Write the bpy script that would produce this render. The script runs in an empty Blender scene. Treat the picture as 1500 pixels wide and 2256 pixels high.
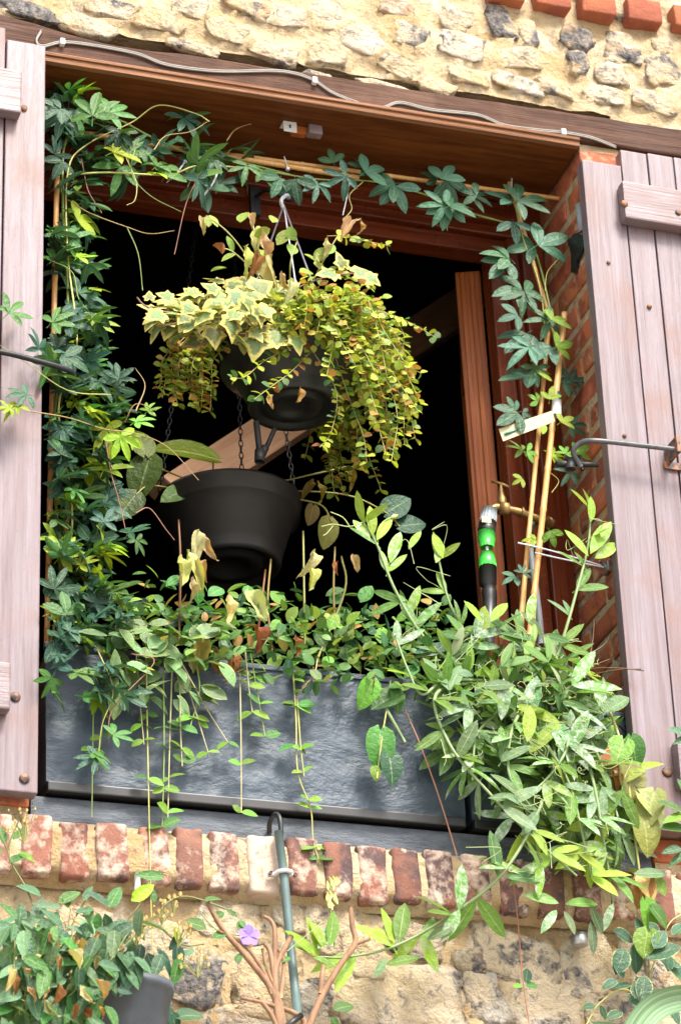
import bpy, bmesh, math, random
from math import sin, cos, pi, radians
from mathutils import Vector, Matrix, noise, Euler
random.seed(11)
SC = bpy.context.scene
COL = SC.collection

# ------------------------------------------------------------------ camera
YAW, PITCH, ROLL, FPX = radians(20.17), radians(28.82), radians(-3.23), 6920.0
FW = Vector((sin(YAW)*cos(PITCH), cos(YAW)*cos(PITCH), sin(PITCH)))
_r = FW.cross(Vector((0, 0, 1))).normalized(); _u = _r.cross(FW)
RT = _r*cos(ROLL) + _u*sin(ROLL); UP = -_r*sin(ROLL) + _u*cos(ROLL)
CAM = Vector((.72, 0, 4.93)) - 6.92*FW
cd = bpy.data.cameras.new('camera'); cam = bpy.data.objects.new('camera', cd); COL.objects.link(cam)
cam.matrix_world = Matrix(((RT.x, UP.x, -FW.x, CAM.x), (RT.y, UP.y, -FW.y, CAM.y), (RT.z, UP.z, -FW.z, CAM.z), (0, 0, 0, 1)))
cd.sensor_fit = 'VERTICAL'; cd.sensor_height = 36; cd.lens = 36*FPX/2256; cd.clip_end = 2000
cd.dof.use_dof = True; cd.dof.focus_distance = 6.75; cd.dof.aperture_fstop = 8.0
SC.camera = cam
# ------------------------------------------------------------------ sky, sun, exposure
SUN_EL, SUN_AZ = radians(52), radians(14)       # azimuth: degrees to the right of the facade's outward normal
W = bpy.data.worlds.new('World'); SC.world = W; W.use_nodes = True
wn = W.node_tree; bg = wn.nodes['Background']
sky = wn.nodes.new('ShaderNodeTexSky'); sky.sky_type = 'NISHITA'; sky.sun_disc = False
sky.sun_elevation = SUN_EL; sky.sun_rotation = radians(180) - SUN_AZ
sky.air_density = 1.0; sky.dust_density = 4.0; sky.ozone_density = 1.0
hs = wn.nodes.new('ShaderNodeHueSaturation'); hs.inputs['Saturation'].default_value = .55
wn.links.new(sky.outputs[0], hs.inputs['Color']); wn.links.new(hs.outputs[0], bg.inputs[0]); bg.inputs[1].default_value = .15
sd = bpy.data.lights.new('sun', 'SUN'); sd.energy = 2.3; sd.angle = radians(15); sd.color = (1, .94, .84)
sun = bpy.data.objects.new('sun', sd); COL.objects.link(sun)
S = Vector((sin(SUN_AZ)*cos(SUN_EL), -cos(SUN_AZ)*cos(SUN_EL), sin(SUN_EL)))
sun.rotation_euler = S.to_track_quat('Z', 'Y').to_euler(); sun.location = S*20 + Vector((0, 0, 5))
SC.view_settings.view_transform = 'Standard'; SC.view_settings.look = 'None'
SC.view_settings.gamma = 1; SC.view_settings.use_curve_mapping = False
SC.view_settings.exposure = 1.42
SC.render.resolution_x, SC.render.resolution_y = 680, 1024

def P(px, py, Y=0.0):                    # photograph pixel -> point on the plane y = Y
    d = RT*(px-750) - UP*(py-1128) + FW*FPX
    return CAM + d*((Y-CAM.y)/d.y)
def PZ(px, py, Z):
    d = RT*(px-750) - UP*(py-1128) + FW*FPX
    return CAM + d*((Z-CAM.z)/d.z)
def PX(px, py, X):
    d = RT*(px-750) - UP*(py-1128) + FW*FPX
    return CAM + d*((X-CAM.x)/d.x)
R = random.uniform

# ------------------------------------------------------------------ materials
class NT:
    def __init__(s, name):
        s.m = bpy.data.materials.new(name); s.m.use_nodes = True; s.t = s.m.node_tree
        s.b = s.t.nodes['Principled BSDF']; s.out = s.t.nodes['Material Output']
    def n(s, typ, props=None, **inp):
        nd = s.t.nodes.new('ShaderNode'+typ)
        for k, v in (props or {}).items(): setattr(nd, k, v)
        for k, v in inp.items():
            key = int(k[1:]) if k[0] == '_' and k[1:].isdigit() else k.replace('_', ' ')
            s.set(nd.inputs[key], v)
        return nd
    def set(s, sock, v):
        if isinstance(v, bpy.types.NodeSocket): s.t.links.new(v, sock)
        else: sock.default_value = v
    def mix(s, f, a, b, mode='MIX'):
        nd = s.t.nodes.new('ShaderNodeMix'); nd.data_type = 'RGBA'; nd.blend_type = mode
        s.set(nd.inputs[0], f); s.set(nd.inputs[6], c4(a)); s.set(nd.inputs[7], c4(b)); return nd.outputs[2]
    def ramp(s, f, *stops):
        nd = s.t.nodes.new('ShaderNodeValToRGB'); e = nd.color_ramp.elements
        while len(e) < len(stops): e.new(.5)
        for el, (p, c) in zip(e, stops): el.position = p; el.color = c4(c)
        s.set(nd.inputs[0], f); return nd.outputs[0]
    def math(s, op, a, b=0.0, clamp=False):
        nd = s.t.nodes.new('ShaderNodeMath'); nd.operation = op; nd.use_clamp = clamp
        s.set(nd.inputs[0], a); s.set(nd.inputs[1], b); return nd.outputs[0]
    def noise(s, vec, scale, detail=4, rough=.55, dist=0):
        return s.n('TexNoise', None, Vector=vec, Scale=scale, Detail=detail, Roughness=rough, Distortion=dist).outputs['Fac']
    def bump(s, h, dist, strength=1.0):
        s.t.links.new(s.n('Bump', None, Height=h, Distance=dist, Strength=strength).outputs[0], s.b.inputs['Normal'])
    def coord(s, scale=(1, 1, 1), off=None, kind='Object'):
        tc = s.n('TexCoord'); mp = s.n('Mapping', None, Vector=tc.outputs[kind], Scale=scale)
        if off is not None: s.set(mp.inputs['Location'], off)
        return mp.outputs[0]
    def base(s, c, rough=.6, spec=.5, metal=0):
        s.set(s.b.inputs['Base Color'], c4(c)); s.set(s.b.inputs['Roughness'], rough)
        s.b.inputs['Specular IOR Level'].default_value = spec; s.b.inputs['Metallic'].default_value = metal
        return s
def c4(c):
    if isinstance(c, bpy.types.NodeSocket) or isinstance(c, float): return c
    return tuple(c) if len(c) == 4 else tuple(c)+(1,)
def g3(v): return (v, v, v)

M = {}
def m_plain(name, col, rough=.5, spec=.5, metal=0, var=.18, scale=40, bump=.0005):
    t = NT(name); v = t.coord()
    f = t.noise(v, scale, 5)
    t.base(t.mix(f, [x*(1-var*1.4) for x in col], [min(1, x*(1+var*1.4)) for x in col]), rough, spec, metal)
    if bump: t.bump(f, bump)
    M[name] = t.m; return t.m
def rnd_off(t, k=30.0):
    oi = t.n('ObjectInfo'); cx = t.n('CombineXYZ', None, X=t.math('MULTIPLY', oi.outputs['Random'], k), Y=t.math('MULTIPLY', oi.outputs['Random'], k*1.7), Z=t.math('MULTIPLY', oi.outputs['Random'], k*.6))
    return oi, cx.outputs[0]

# mortar: sandy lime
t = NT('mortar'); v = t.coord()
a = t.noise(v, 7, 6, .6); b = t.noise(v, 60, 6, .7); c = t.noise(v, 2.2, 4)
col = t.mix(t.ramp(a, (.35, g3(0)), (.68, g3(1))), (.44, .305, .15), (.60, .49, .33))
col = t.mix(t.ramp(c, (.5, g3(0)), (.72, g3(.6))), col, (.40, .25, .11))
col = t.mix(t.ramp(b, (.62, g3(0)), (.8, g3(.5))), col, (.2, .12, .055))
d_ = t.noise(v, 24, 7, .68, .8); col = t.mix(t.ramp(d_, (.56, g3(0)), (.66, g3(.7))), col, (.20, .175, .15))
col = t.mix(t.ramp(t.noise(v, 13, 6, .65), (.55, g3(0)), (.66, g3(.8))), col, (.66, .58, .46))
t.base(col, .92, .2); t.bump(t.math('ADD', t.math('MULTIPLY', a, 3.0), t.math('ADD', b, d_)), .011); M['mortar'] = t.m
# flint / rubble stone, tinted by object colour; alpha = share of dark cores
t = NT('stone'); oi, off = rnd_off(t); v = t.coord(off=off)
a = t.noise(v, 9, 7, .62, .4); b = t.noise(v, 28, 6, .65); c = t.noise(v, 90, 5, .7)
col = t.mix(t.ramp(b, (.32, g3(0)), (.66, g3(1))), oi.outputs['Color'], (.58, .50, .38))
col = t.mix(t.ramp(t.noise(v, 5, 5, .6), (.42, g3(0)), (.56, g3(.65))), col, (.50, .38, .22))
dk = t.mix(t.ramp(c, (.4, g3(0)), (.62, g3(1))), (.05, .05, .056), (.22, .19, .165))
thr = t.math('SUBTRACT', t.math('MULTIPLY', t.math('ADD', a, t.math('MULTIPLY', t.math('SUBTRACT', b, .5), .55)), 1.0), t.math('SUBTRACT', 1.0, oi.outputs['Alpha']))
fd = t.math('MULTIPLY', t.math('SUBTRACT', thr, .0), 12, True)
col = t.mix(t.ramp(t.noise(v, 40, 6, .7, .6), (.54, g3(0)), (.64, g3(.75))), col, (.17, .16, .15))
col = t.mix(fd, col, dk)
col = t.mix(t.ramp(t.noise(v, 14, 4), (.56, g3(0)), (.7, g3(.7))), col, (.55, .36, .17))
t.base(col, t.math('SUBTRACT', .85, t.math('MULTIPLY', fd, .35)), .4)
t.bump(t.math('ADD', t.math('MULTIPLY', a, 2.4), t.math('ADD', b, t.math('MULTIPLY', c, .4))), .02); M['stone'] = t.m
# brick of the sill: per-brick tone, burnt patches, lime bloom (alpha = bloom)
def brickmat(name, c1, c2, burnt, lime, ls):
    t = NT(name); oi, off = rnd_off(t); v = t.coord(off=off)
    a = t.noise(v, 16, 6, .6, .5); b = t.noise(v, 45, 6, .65); c = t.noise(v, 160, 4, .7)
    col = t.mix(t.ramp(a, (.36, g3(0)), (.62, g3(1))), c1, c2)
    col = t.mix(.55, col, oi.outputs['Color'], 'MULTIPLY')
    col = t.mix(t.ramp(t.noise(v, 11, 4, .6, .3), (.48, g3(0)), (.58, g3(.85))), col, burnt)
    f = t.math('MULTIPLY', t.math('SUBTRACT', t.math('ADD', a, t.math('MULTIPLY', t.math('SUBTRACT', b, .5), .7)), t.math('SUBTRACT', 1.0, oi.outputs['Alpha'])), ls, True)
    col = t.mix(f, col, lime)
    col = t.mix(t.ramp(c, (.66, g3(0)), (.75, g3(.6))), col, (.6, .5, .4))
    t.base(col, .82, .35); t.bump(t.math('ADD', a, t.math('ADD', b, t.math('MULTIPLY', c, .4))), .004); M[name] = t.m
brickmat('sill_brick', (.27, .125, .085), (.18, .08, .058), (.06, .042, .045), (.52, .40, .31), 5)
brickmat('jamb_brick', (.52, .17, .07), (.42, .125, .055), (.24, .065, .035), (.52, .32, .19), 5)

def woodmat(name, cols, sc=(55, 55, 2.2), rough=.5, spec=.5, wear=None, bump=.0018, along='z', warp=.6, coat=0):
    t = NT(name); oi, off = rnd_off(t, 17)
    if along == 'x': sc = (sc[2], sc[1], sc[0])
    if along == 'y': sc = (sc[0], sc[2], sc[1])
    v = t.coord(sc, off); u = t.coord(off=off)
    g = t.noise(v, 1, 8, .62, warp); f2 = t.noise(u, 6, 5, .6); fine = t.noise(v, 3.1, 4, .7)
    col = t.ramp(g, *[(.25+.5*i/(len(cols)-1), c) for i, c in enumerate(cols)])
    col = t.mix(t.ramp(fine, (.5, g3(0)), (.75, g3(.45))), col, [x*.45 for x in cols[0]])
    col = t.mix(t.ramp(t.noise(u, 120, 3, .7), (.62, g3(0)), (.74, g3(.35))), col, [x*.5 for x in cols[0]])
    if wear: col = t.mix(t.ramp(f2, (.5, g3(0)), (.68, g3(wear[1]))), col, wear[0])
    t.base(col, t.ramp(f2, (.3, g3(max(.05, rough-.1))), (.7, g3(rough+.12))), spec)
    if coat: t.b.inputs['Coat Weight'].default_value = coat; t.b.inputs['Coat Roughness'].default_value = .25
    t.bump(t.math('ADD', g, t.math('MULTIPLY', fine, .5)), bump); M[name] = t.m; return t
woodmat('shutter_wood', [(.115, .07, .072), (.172, .128, .138), (.225, .185, .21)], rough=.38, wear=((.17, .085, .066), .6))
woodmat('batten_wood', [(.115, .07, .072), (.172, .128, .135), (.225, .185, .205)], rough=.38, wear=((.17, .085, .066), .6), along='x')
woodmat('beam_wood', [(.022, .010, .006), (.068, .028, .015), (.125, .062, .038)], sc=(70, 70, 3), rough=.66, spec=.2, wear=((.17, .10, .07), .45), along='x', bump=.004)
woodmat('ply_edge', [(.10, .04, .02), (.23, .105, .05), (.36, .20, .12)], sc=(160, 160, 2), rough=.65, spec=.2, along='x', bump=.003)
woodmat('soffit_wood', [(.045, .014, .004), (.12, .036, .009), (.18, .062, .015)], sc=(26, 26, 2.4), rough=.5, spec=.15, along='x', bump=.001, warp=1.6)
woodmat('frame_wood', [(.065, .011, .004), (.125, .024, .008), (.19, .045, .014)], rough=.26, spec=.2, bump=.0008)
woodmat('frame_wood_level', [(.065, .011, .004), (.125, .024, .008), (.19, .045, .014)], rough=.26, spec=.2, bump=.0008, along='x')
woodmat('sash_wood', [(.17, .04, .009), (.30, .08, .018), (.40, .125, .032)], rough=.4, spec=.2, bump=.0008)
woodmat('pale_timber', [(.55, .27, .15), (.68, .38, .22), (.74, .45, .28)], rough=.5, along='x', bump=.0006, sc=(12, 12, 1))
woodmat('bamboo', [(.50, .24, .06), (.66, .36, .12), (.74, .47, .2)], sc=(80, 80, 5), rough=.4, bump=.0006)
woodmat('bark', [(.15, .075, .035), (.27, .15, .08), (.38, .25, .15)], sc=(50, 50, 14), rough=.7, bump=.001)
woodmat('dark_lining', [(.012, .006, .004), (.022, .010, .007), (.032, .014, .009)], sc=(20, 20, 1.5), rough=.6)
# slate planter
t = NT('slate'); v = t.coord((1, 1, 1.5)); a = t.noise(v, 7, 7, .58, .35); b = t.noise(v, 34, 5, .6); c = t.noise(v, 3, 3)
col = t.mix(t.ramp(a, (.35, g3(0)), (.7, g3(1))), (.026, .042, .062), (.054, .078, .108))
col = t.mix(t.ramp(b, (.62, g3(0)), (.78, g3(.25))), col, (.13, .15, .16))
t.base(col, t.ramp(a, (.3, g3(.42)), (.7, g3(.6))), .5); t.bump(t.math('ADD', t.math('MULTIPLY', a, 2.4), t.math('MULTIPLY', b, .3)), .010, .75); M['slate'] = t.m
t = NT('slate_sill'); v = t.coord((1, 1, 3)); a = t.noise(v, 14, 7, .6, .6); b = t.noise(v, 70, 5, .65)
col = t.mix(t.ramp(a, (.35, g3(0)), (.7, g3(1))), (.06, .075, .095), (.13, .15, .175))
col = t.mix(t.ramp(b, (.6, g3(0)), (.72, g3(.5))), col, (.03, .03, .035))
t.base(col, .55, .5); t.bump(t.math('ADD', a, b), .004); M['slate_sill'] = t.m
m_plain('black_plastic', (.018, .018, .019), .42, .5, var=.3, scale=25)
m_plain('pot_plastic', (.028, .026, .026), .5, .5, var=.3, scale=18, bump=.0003)
m_plain('wall_pot_plastic', (.06, .072, .085), .55, .5, var=.3, scale=30)
m_plain('grey_cable', (.24, .225, .20), .5, .4, var=.2)
m_plain('white_plastic', (.6, .59, .58), .4, .5, var=.06)
m_plain('tie_plastic', (.62, .62, .68), .35, .5, var=.06)
m_plain('black_iron', (.016, .016, .018), .5, .5, .3, var=.5, scale=80, bump=.001)
m_plain('grey_iron', (.10, .10, .105), .45, .5, .4, var=.5, scale=60, bump=.0008)
m_plain('steel', (.5, .5, .5), .35, .5, .9)
t = NT('rusty_iron'); v = t.coord(); a = t.noise(v, 45, 5, .65)
t.base(t.ramp(a, (.42, (.035, .035, .04)), (.58, (.30, .13, .06))), .6, .5, .2); t.bump(a, .001); M['rusty_iron'] = t.m
m_plain('brass', (.36, .23, .09), .42, .5, .75, var=.4, scale=60)
m_plain('green_plastic', (.045, .42, .05), .35, .5, var=.1)
m_plain('grey_plastic', (.24, .27, .29), .5, .5, var=.2)
m_plain('conduit_plastic', (.095, .145, .14), .4, .5, var=.25, scale=25)
m_plain('cream_card', (.48, .44, .25), .5, .4, var=.08)
m_plain('green_wire', (.02, .16, .12), .4)
m_plain('soil', (.035, .022, .014), .95, .2, var=.5, scale=80, bump=.004)
m_plain('violet_petal', (.22, .14, .50), .6, .3, var=.15)
m_plain('pod_green', (.52, .55, .16), .5, .4, var=.15)
m_plain('dry_flower', (.42, .31, .11), .8, .2, var=.25)
m_plain('string', (.36, .36, .42), .6)
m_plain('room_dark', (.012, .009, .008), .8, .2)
m_plain('ground_paving', (.30, .27, .235), .9, .3, var=.25, scale=3, bump=.004)
t = NT('glass'); t.base((.9, .95, .95), .02, .5); t.b.inputs['Transmission Weight'].default_value = 1; t.b.inputs['IOR'].default_value = 1.45; M['glass'] = t.m

def leafmat(name, rough=.42, margin=None, trans=.22, mildew=0, vein=.35, stuff=False):
    t = NT(name); oi, off = rnd_off(t)
    uv = t.n('UVMap').outputs[0]; sx = t.n('SeparateXYZ', None, Vector=uv)
    acr = t.math('ABSOLUTE', t.math('SUBTRACT', sx.outputs[0], .5)); alo = sx.outputs[1]
    v = t.coord(off=off); nz = t.noise(v, 2.2, 3); n2 = t.noise(v, 7, 4, .6)
    ba = oi.outputs['Color']
    if stuff:
        isl = t.n('NewGeometry').outputs['Random Per Island']
        ba = t.ramp(isl, *stuff)
    else:
        ba = t.n('HueSaturation', None, Hue=t.math('ADD', .478, t.math('MULTIPLY', oi.outputs['Random'], .044)), Saturation=1.0, Value=t.math('ADD', .72, t.math('MULTIPLY', oi.outputs['Random'], .5)), Color=ba).outputs[0]
    col = t.mix(t.ramp(nz, (.35, g3(0)), (.7, g3(.35))), ba, t.mix(1.0, ba, (1.35, 1.25, .7), 'MULTIPLY'))
    if margin:
        e = t.math('ADD', t.math('MULTIPLY', t.math('SUBTRACT', t.math('MULTIPLY', acr, 2.0), margin[1]), 6.0), t.math('MULTIPLY', t.math('SUBTRACT', n2, .5), 3.0), True)
        col = t.mix(e, col, margin[0])
    if vein:
        w = t.math('SINE', t.math('MULTIPLY', t.math('SUBTRACT', alo, t.math('MULTIPLY', acr, .8)), 44.0))
        col = t.mix(t.math('MULTIPLY', t.math('GREATER_THAN', w, .86), vein*.3), col, t.mix(1.0, col, (1.5, 1.45, 1.5), 'MULTIPLY'))
        mid = t.math('LESS_THAN', acr, .028)
        col = t.mix(t.math('MULTIPLY', mid, vein), col, (.42, .5, .22))
    if mildew:
        amt = t.math('MULTIPLY', t.math('SUBTRACT', oi.outputs['Random'], .45), 2.2, True)
        bl = t.ramp(t.noise(v, 5.5, 6, .75), (.46, g3(0)), (.62, g3(mildew)))
        col = t.mix(t.math('MULTIPLY', bl, amt), col, (.50, .55, .49))
    br = t.ramp(n2, (.74, g3(0)), (.82, g3(.4))); col = t.mix(br, col, (.30, .20, .07))
    t.base(col, rough, .3)
    t.bump(t.math('ADD', t.math('MULTIPLY', acr, -.5), n2), .02, .3)
    tr = t.n('BsdfTranslucent', None, Color=t.mix(1.0, col, (1.35, 1.3, .6), 'MULTIPLY'))
    mx = t.n('MixShader', None, Fac=trans); t.t.links.new(t.b.outputs[0], mx.inputs[1]); t.t.links.new(tr.outputs[0], mx.inputs[2])
    t.t.links.new(mx.outputs[0], t.out.inputs[0]); M[name] = t.m
leafmat('leaf', .40)
leafmat('leaf_matt', .5, trans=.28, vein=.5, mildew=1.0)
leafmat('leaf_trailing', .45, trans=.3, vein=.2)
leafmat('leaf_mass', .45, trans=.3, vein=.2, stuff=((0, (.09, .17, .03)), (.4, (.26, .35, .05)), (.84, (.48, .50, .09)), (.9, (.42, .2, .06))))
leafmat('leaf_mass_green', .42, trans=.22, vein=.2, stuff=((0, (.04, .12, .045)), (.5, (.11, .23, .06)), (.9, (.24, .36, .08)), (.97, (.35, .2, .07))))
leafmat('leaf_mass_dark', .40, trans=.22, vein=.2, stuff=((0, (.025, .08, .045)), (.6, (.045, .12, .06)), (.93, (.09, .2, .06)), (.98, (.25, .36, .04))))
leafmat('leaf_mass_pea', .48, trans=.26, vein=.4, stuff=((0, (.07, .16, .05)), (.5, (.13, .25, .06)), (.8, (.2, .34, .05)), (.95, (.3, .36, .22))))
leafmat('leaf_ivy', .42, margin=((.54, .47, .13), .62), vein=.5)
leafmat('leaf_edged', .36, margin=((.46, .48, .2), .86), vein=.22)
leafmat('leaf_dry', .75, trans=.25, vein=.2)
t = NT('leaf_strap'); oi = t.n('ObjectInfo'); sx = t.n('SeparateXYZ', None, Vector=t.n('UVMap').outputs[0])
nz = t.noise(t.n('CombineXYZ', None, X=t.math('MULTIPLY', sx.outputs[0], 15.0), Y=t.math('MULTIPLY', sx.outputs[1], .7)).outputs[0], 1, 3, .6)
t.base(t.mix(t.ramp(nz, (.40, g3(0)), (.62, g3(.8))), oi.outputs['Color'], (.33, .43, .28)), .42, .35); t.bump(nz, .001); M['leaf_strap'] = t.m
t = NT('stem'); oi = t.n('ObjectInfo'); v = t.coord(); a = t.noise(v, 30, 3)
t.base(t.mix(a, oi.outputs['Color'], t.mix(1.0, oi.outputs['Color'], (.6, .62, .6), 'MULTIPLY')), .5, .4); M['stem'] = t.m

# ------------------------------------------------------------------ mesh helpers
class MB:
    def __init__(s): s.v = []; s.f = []; s.uv = []; s.sm = []
    def add(s, vs, fs, uvs=None, smooth=True):
        o = len(s.v); s.v += [tuple(x) for x in vs]
        for i, f in enumerate(fs):
            s.f.append([k+o for k in f]); s.uv.append([uvs[k] for k in f] if uvs else [(0, 0)]*len(f)); s.sm.append(smooth)
    def box(s, lo, hi, mat=None):
        x0, y0, z0 = lo; x1, y1, z1 = hi
        vs = [Vector(q) for q in ((x0,y0,z0),(x1,y0,z0),(x1,y1,z0),(x0,y1,z0),(x0,y0,z1),(x1,y0,z1),(x1,y1,z1),(x0,y1,z1))]
        if mat: vs = [mat @ q for q in vs]
        s.add(vs, [(3,2,1,0),(4,5,6,7),(0,1,5,4),(1,2,6,5),(2,3,7,6),(3,0,4,7)], smooth=False); return s
    def tube(s, pts, r, n=6, cap=True):
        pts = [Vector(p) for p in pts]; N = len(pts)
        rr = [r]*N if isinstance(r, (int, float)) else [r[0]+(r[1]-r[0])*i/max(1, N-1) for i in range(N)] if len(r) == 2 and N != 2 else list(r)
        up = None; vs = []
        for i, p in enumerate(pts):
            d = (pts[min(i+1, N-1)] - pts[max(i-1, 0)]).normalized()
            if up is None: up = Vector((0, 0, 1)) if abs(d.z) < .9 else Vector((1, 0, 0))
            a = d.cross(up)
            if a.length < 1e-5: a = d.cross(Vector((.3, .8, .5)))
            a.normalize(); b = a.cross(d).normalized(); up = b
            for k in range(n):
                q = 2*pi*k/n; vs.append(p + (a*cos(q) + b*sin(q))*rr[i])
        fs = [(i*n+k, i*n+(k+1) % n, (i+1)*n+(k+1) % n, (i+1)*n+k) for i in range(N-1) for k in range(n)]
        if cap: fs += [tuple(range(n)), tuple((N-1)*n+n-1-k for k in range(n))]
        s.add(vs, fs); return s
    def lathe(s, prof, n=24, mat=None, closed=False):
        vs = []; fs = []; m = len(prof)
        for k in range(n):
            a = 2*pi*k/n
            for (r, z) in prof:
                q = Vector((r*cos(a), r*sin(a), z)); vs.append(mat @ q if mat else q)
        for k in range(n):
            k2 = (k+1) % n
            for j in range(m-1): fs.append((k*m+j, k2*m+j, k2*m+j+1, k*m+j+1))
        s.add(vs, fs); return s
    def mesh(s, name, mat):
        me = bpy.data.meshes.new(name); me.from_pydata(s.v, [], s.f); me.materials.append(M[mat])
        ul = me.uv_layers.new(name='UVMap'); ul.data.foreach_set('uv', [c for f in s.uv for q in f for c in q])
        me.polygons.foreach_set('use_smooth', s.sm); me.validate(); me.update(); return me
    def build(s, name, mat, parent=None, col=None): return put(name, s.mesh(name, mat), parent, col=col)

def put(name, me, parent=None, mtx=None, col=None):
    o = bpy.data.objects.new(name, me); COL.objects.link(o)
    mtx = mtx if mtx is not None else Matrix.Identity(4)
    if parent is not None:
        o.parent = parent; mtx = Matrix.Translation(-base_of(parent)) @ mtx
    o.matrix_basis = mtx
    if col: o.color = tuple(col) if len(col) == 4 else tuple(col)+(1,)
    return o
BASE = {}
def base_of(o): return BASE.get(o.name, Vector((0, 0, 0)))
def thing(name, label, cat, loc=(0, 0, 0), group=None):
    o = bpy.data.objects.new(name, None); COL.objects.link(o); o.location = loc; o.empty_display_size = .05
    BASE[o.name] = Vector(loc); return tag(o, label, cat, group)
def tag(o, label, cat, group=None):
    o['label'] = label; o['category'] = cat
    if group: o['group'] = group
    return o
def spline(pts, k=6):
    pts = [Vector(p) for p in pts]
    if len(pts) < 3: return [pts[0].lerp(pts[-1], i/k) for i in range(k+1)]
    q = [2*pts[0]-pts[1]] + pts + [2*pts[-1]-pts[-2]]; out = []
    for i in range(1, len(q)-2):
        a, b, c, d = q[i-1:i+3]
        for j in range(k):
            t = j/k
            out.append(.5*((2*b) + (c-a)*t + (2*a-5*b+4*c-d)*t*t + (3*b-a-3*c+d)*t**3))
    return out + [pts[-1]]
def chamfer_box(lo, hi, bev=.003, rough=0, seed=0, cuts=0):
    bm = bmesh.new(); bmesh.ops.create_cube(bm, size=1)
    lo, hi = Vector(lo), Vector(hi)
    for v in bm.verts: v.co = Vector(((lo[i]+hi[i])/2 + v.co[i]*(hi[i]-lo[i]) for i in range(3)))
    if bev: bmesh.ops.bevel(bm, geom=list(bm.edges), offset=bev, segments=2, affect='EDGES', profile=.6)
    if cuts: bmesh.ops.subdivide_edges(bm, edges=[e for e in bm.edges if e.calc_length() > .03], cuts=cuts, use_grid_fill=True)
    if rough:
        for v in bm.verts:
            v.co += noise.noise_vector(v.co*22 + Vector((seed*7.3, 0, seed)))*rough + noise.noise_vector(v.co*60 + Vector((0, seed*3.1, 0)))*rough*.5
    return bm
def bm_obj(name, bm, mat, parent=None, mtx=None, col=None, smooth=False):
    me = bpy.data.meshes.new(name); bm.to_mesh(me); bm.free(); me.materials.append(M[mat])
    me.polygons.foreach_set('use_smooth', [smooth]*len(me.polygons)); me.update()
    return put(name, me, parent, mtx, col)

# ------------------------------------------------------------------ ground, dark room behind the window
m = MB(); m.add([(-250, -250, 0), (250, -250, 0), (250, 250, 0), (-250, 250, 0)], [(0, 1, 2, 3)]); o = m.build('ground', 'ground_paving'); o['kind'] = 'structure'
JX, LX, Z0, Z1 = 1.39, .018, 4.15, 6.022        # jambs and opening
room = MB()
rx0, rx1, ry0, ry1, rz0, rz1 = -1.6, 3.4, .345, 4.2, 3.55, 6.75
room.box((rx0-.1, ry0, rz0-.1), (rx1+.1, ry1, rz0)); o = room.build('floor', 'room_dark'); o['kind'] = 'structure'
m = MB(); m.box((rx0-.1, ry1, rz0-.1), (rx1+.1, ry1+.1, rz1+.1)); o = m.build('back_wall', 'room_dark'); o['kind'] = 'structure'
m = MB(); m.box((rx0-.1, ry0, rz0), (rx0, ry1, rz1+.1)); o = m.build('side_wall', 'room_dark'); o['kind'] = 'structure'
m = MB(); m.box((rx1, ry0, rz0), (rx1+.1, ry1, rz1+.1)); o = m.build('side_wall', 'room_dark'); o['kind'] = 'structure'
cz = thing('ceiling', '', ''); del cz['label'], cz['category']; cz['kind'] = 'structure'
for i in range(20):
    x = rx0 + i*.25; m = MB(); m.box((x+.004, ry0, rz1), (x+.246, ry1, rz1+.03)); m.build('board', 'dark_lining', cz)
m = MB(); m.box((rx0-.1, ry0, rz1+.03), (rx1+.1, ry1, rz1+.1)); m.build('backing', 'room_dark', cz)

# ------------------------------------------------------------------ stone wall: core, mortar, stones, beam, brick sill, brick jambs
wall = thing('stone_wall', 'cream flint and lime mortar house wall around the window', 'wall', (.7, 0, 0))
core = MB()
core.box((-4, .03, 0), (LX-.11, .34, 8)); core.box((JX+.115, .03, 0), (6, .34, 8))
core.box((LX-.11, .03, 0), (JX+.115, .34, 3.99)); core.box((LX-.11, .03, 6.16), (JX+.115, .34, 8))
core.build('wall_core', 'mortar', wall)
stones = []           # (x, z, rx, rz, rot)
def mortar_h(x, z):
    p = Vector((x*5, 0, z*5)); q = Vector((x*17, 3, z*17))
    h = .010*noise.noise(p) + .008*noise.noise(q) + .004*noise.noise(q*3)
    for (sx, sz, a, b, rot) in stones:
        if abs(sx-x) > .2 or abs(sz-z) > .2: continue
        u = ((x-sx)*cos(rot)+(z-sz)*sin(rot))/a; w = (-(x-sx)*sin(rot)+(z-sz)*cos(rot))/b
        d = math.sqrt(u*u+w*w)
        if d < 1.55: h += .010*math.exp(-((d-1.05)/.25)**2) - .006*max(0, 1-d)
    return h
CR, GY, DK, RU, OC, WH = (.46, .36, .23), (.34, .325, .30), (.13, .12, .11), (.26, .11, .04), (.42, .28, .12), (.58, .53, .45)
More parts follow.
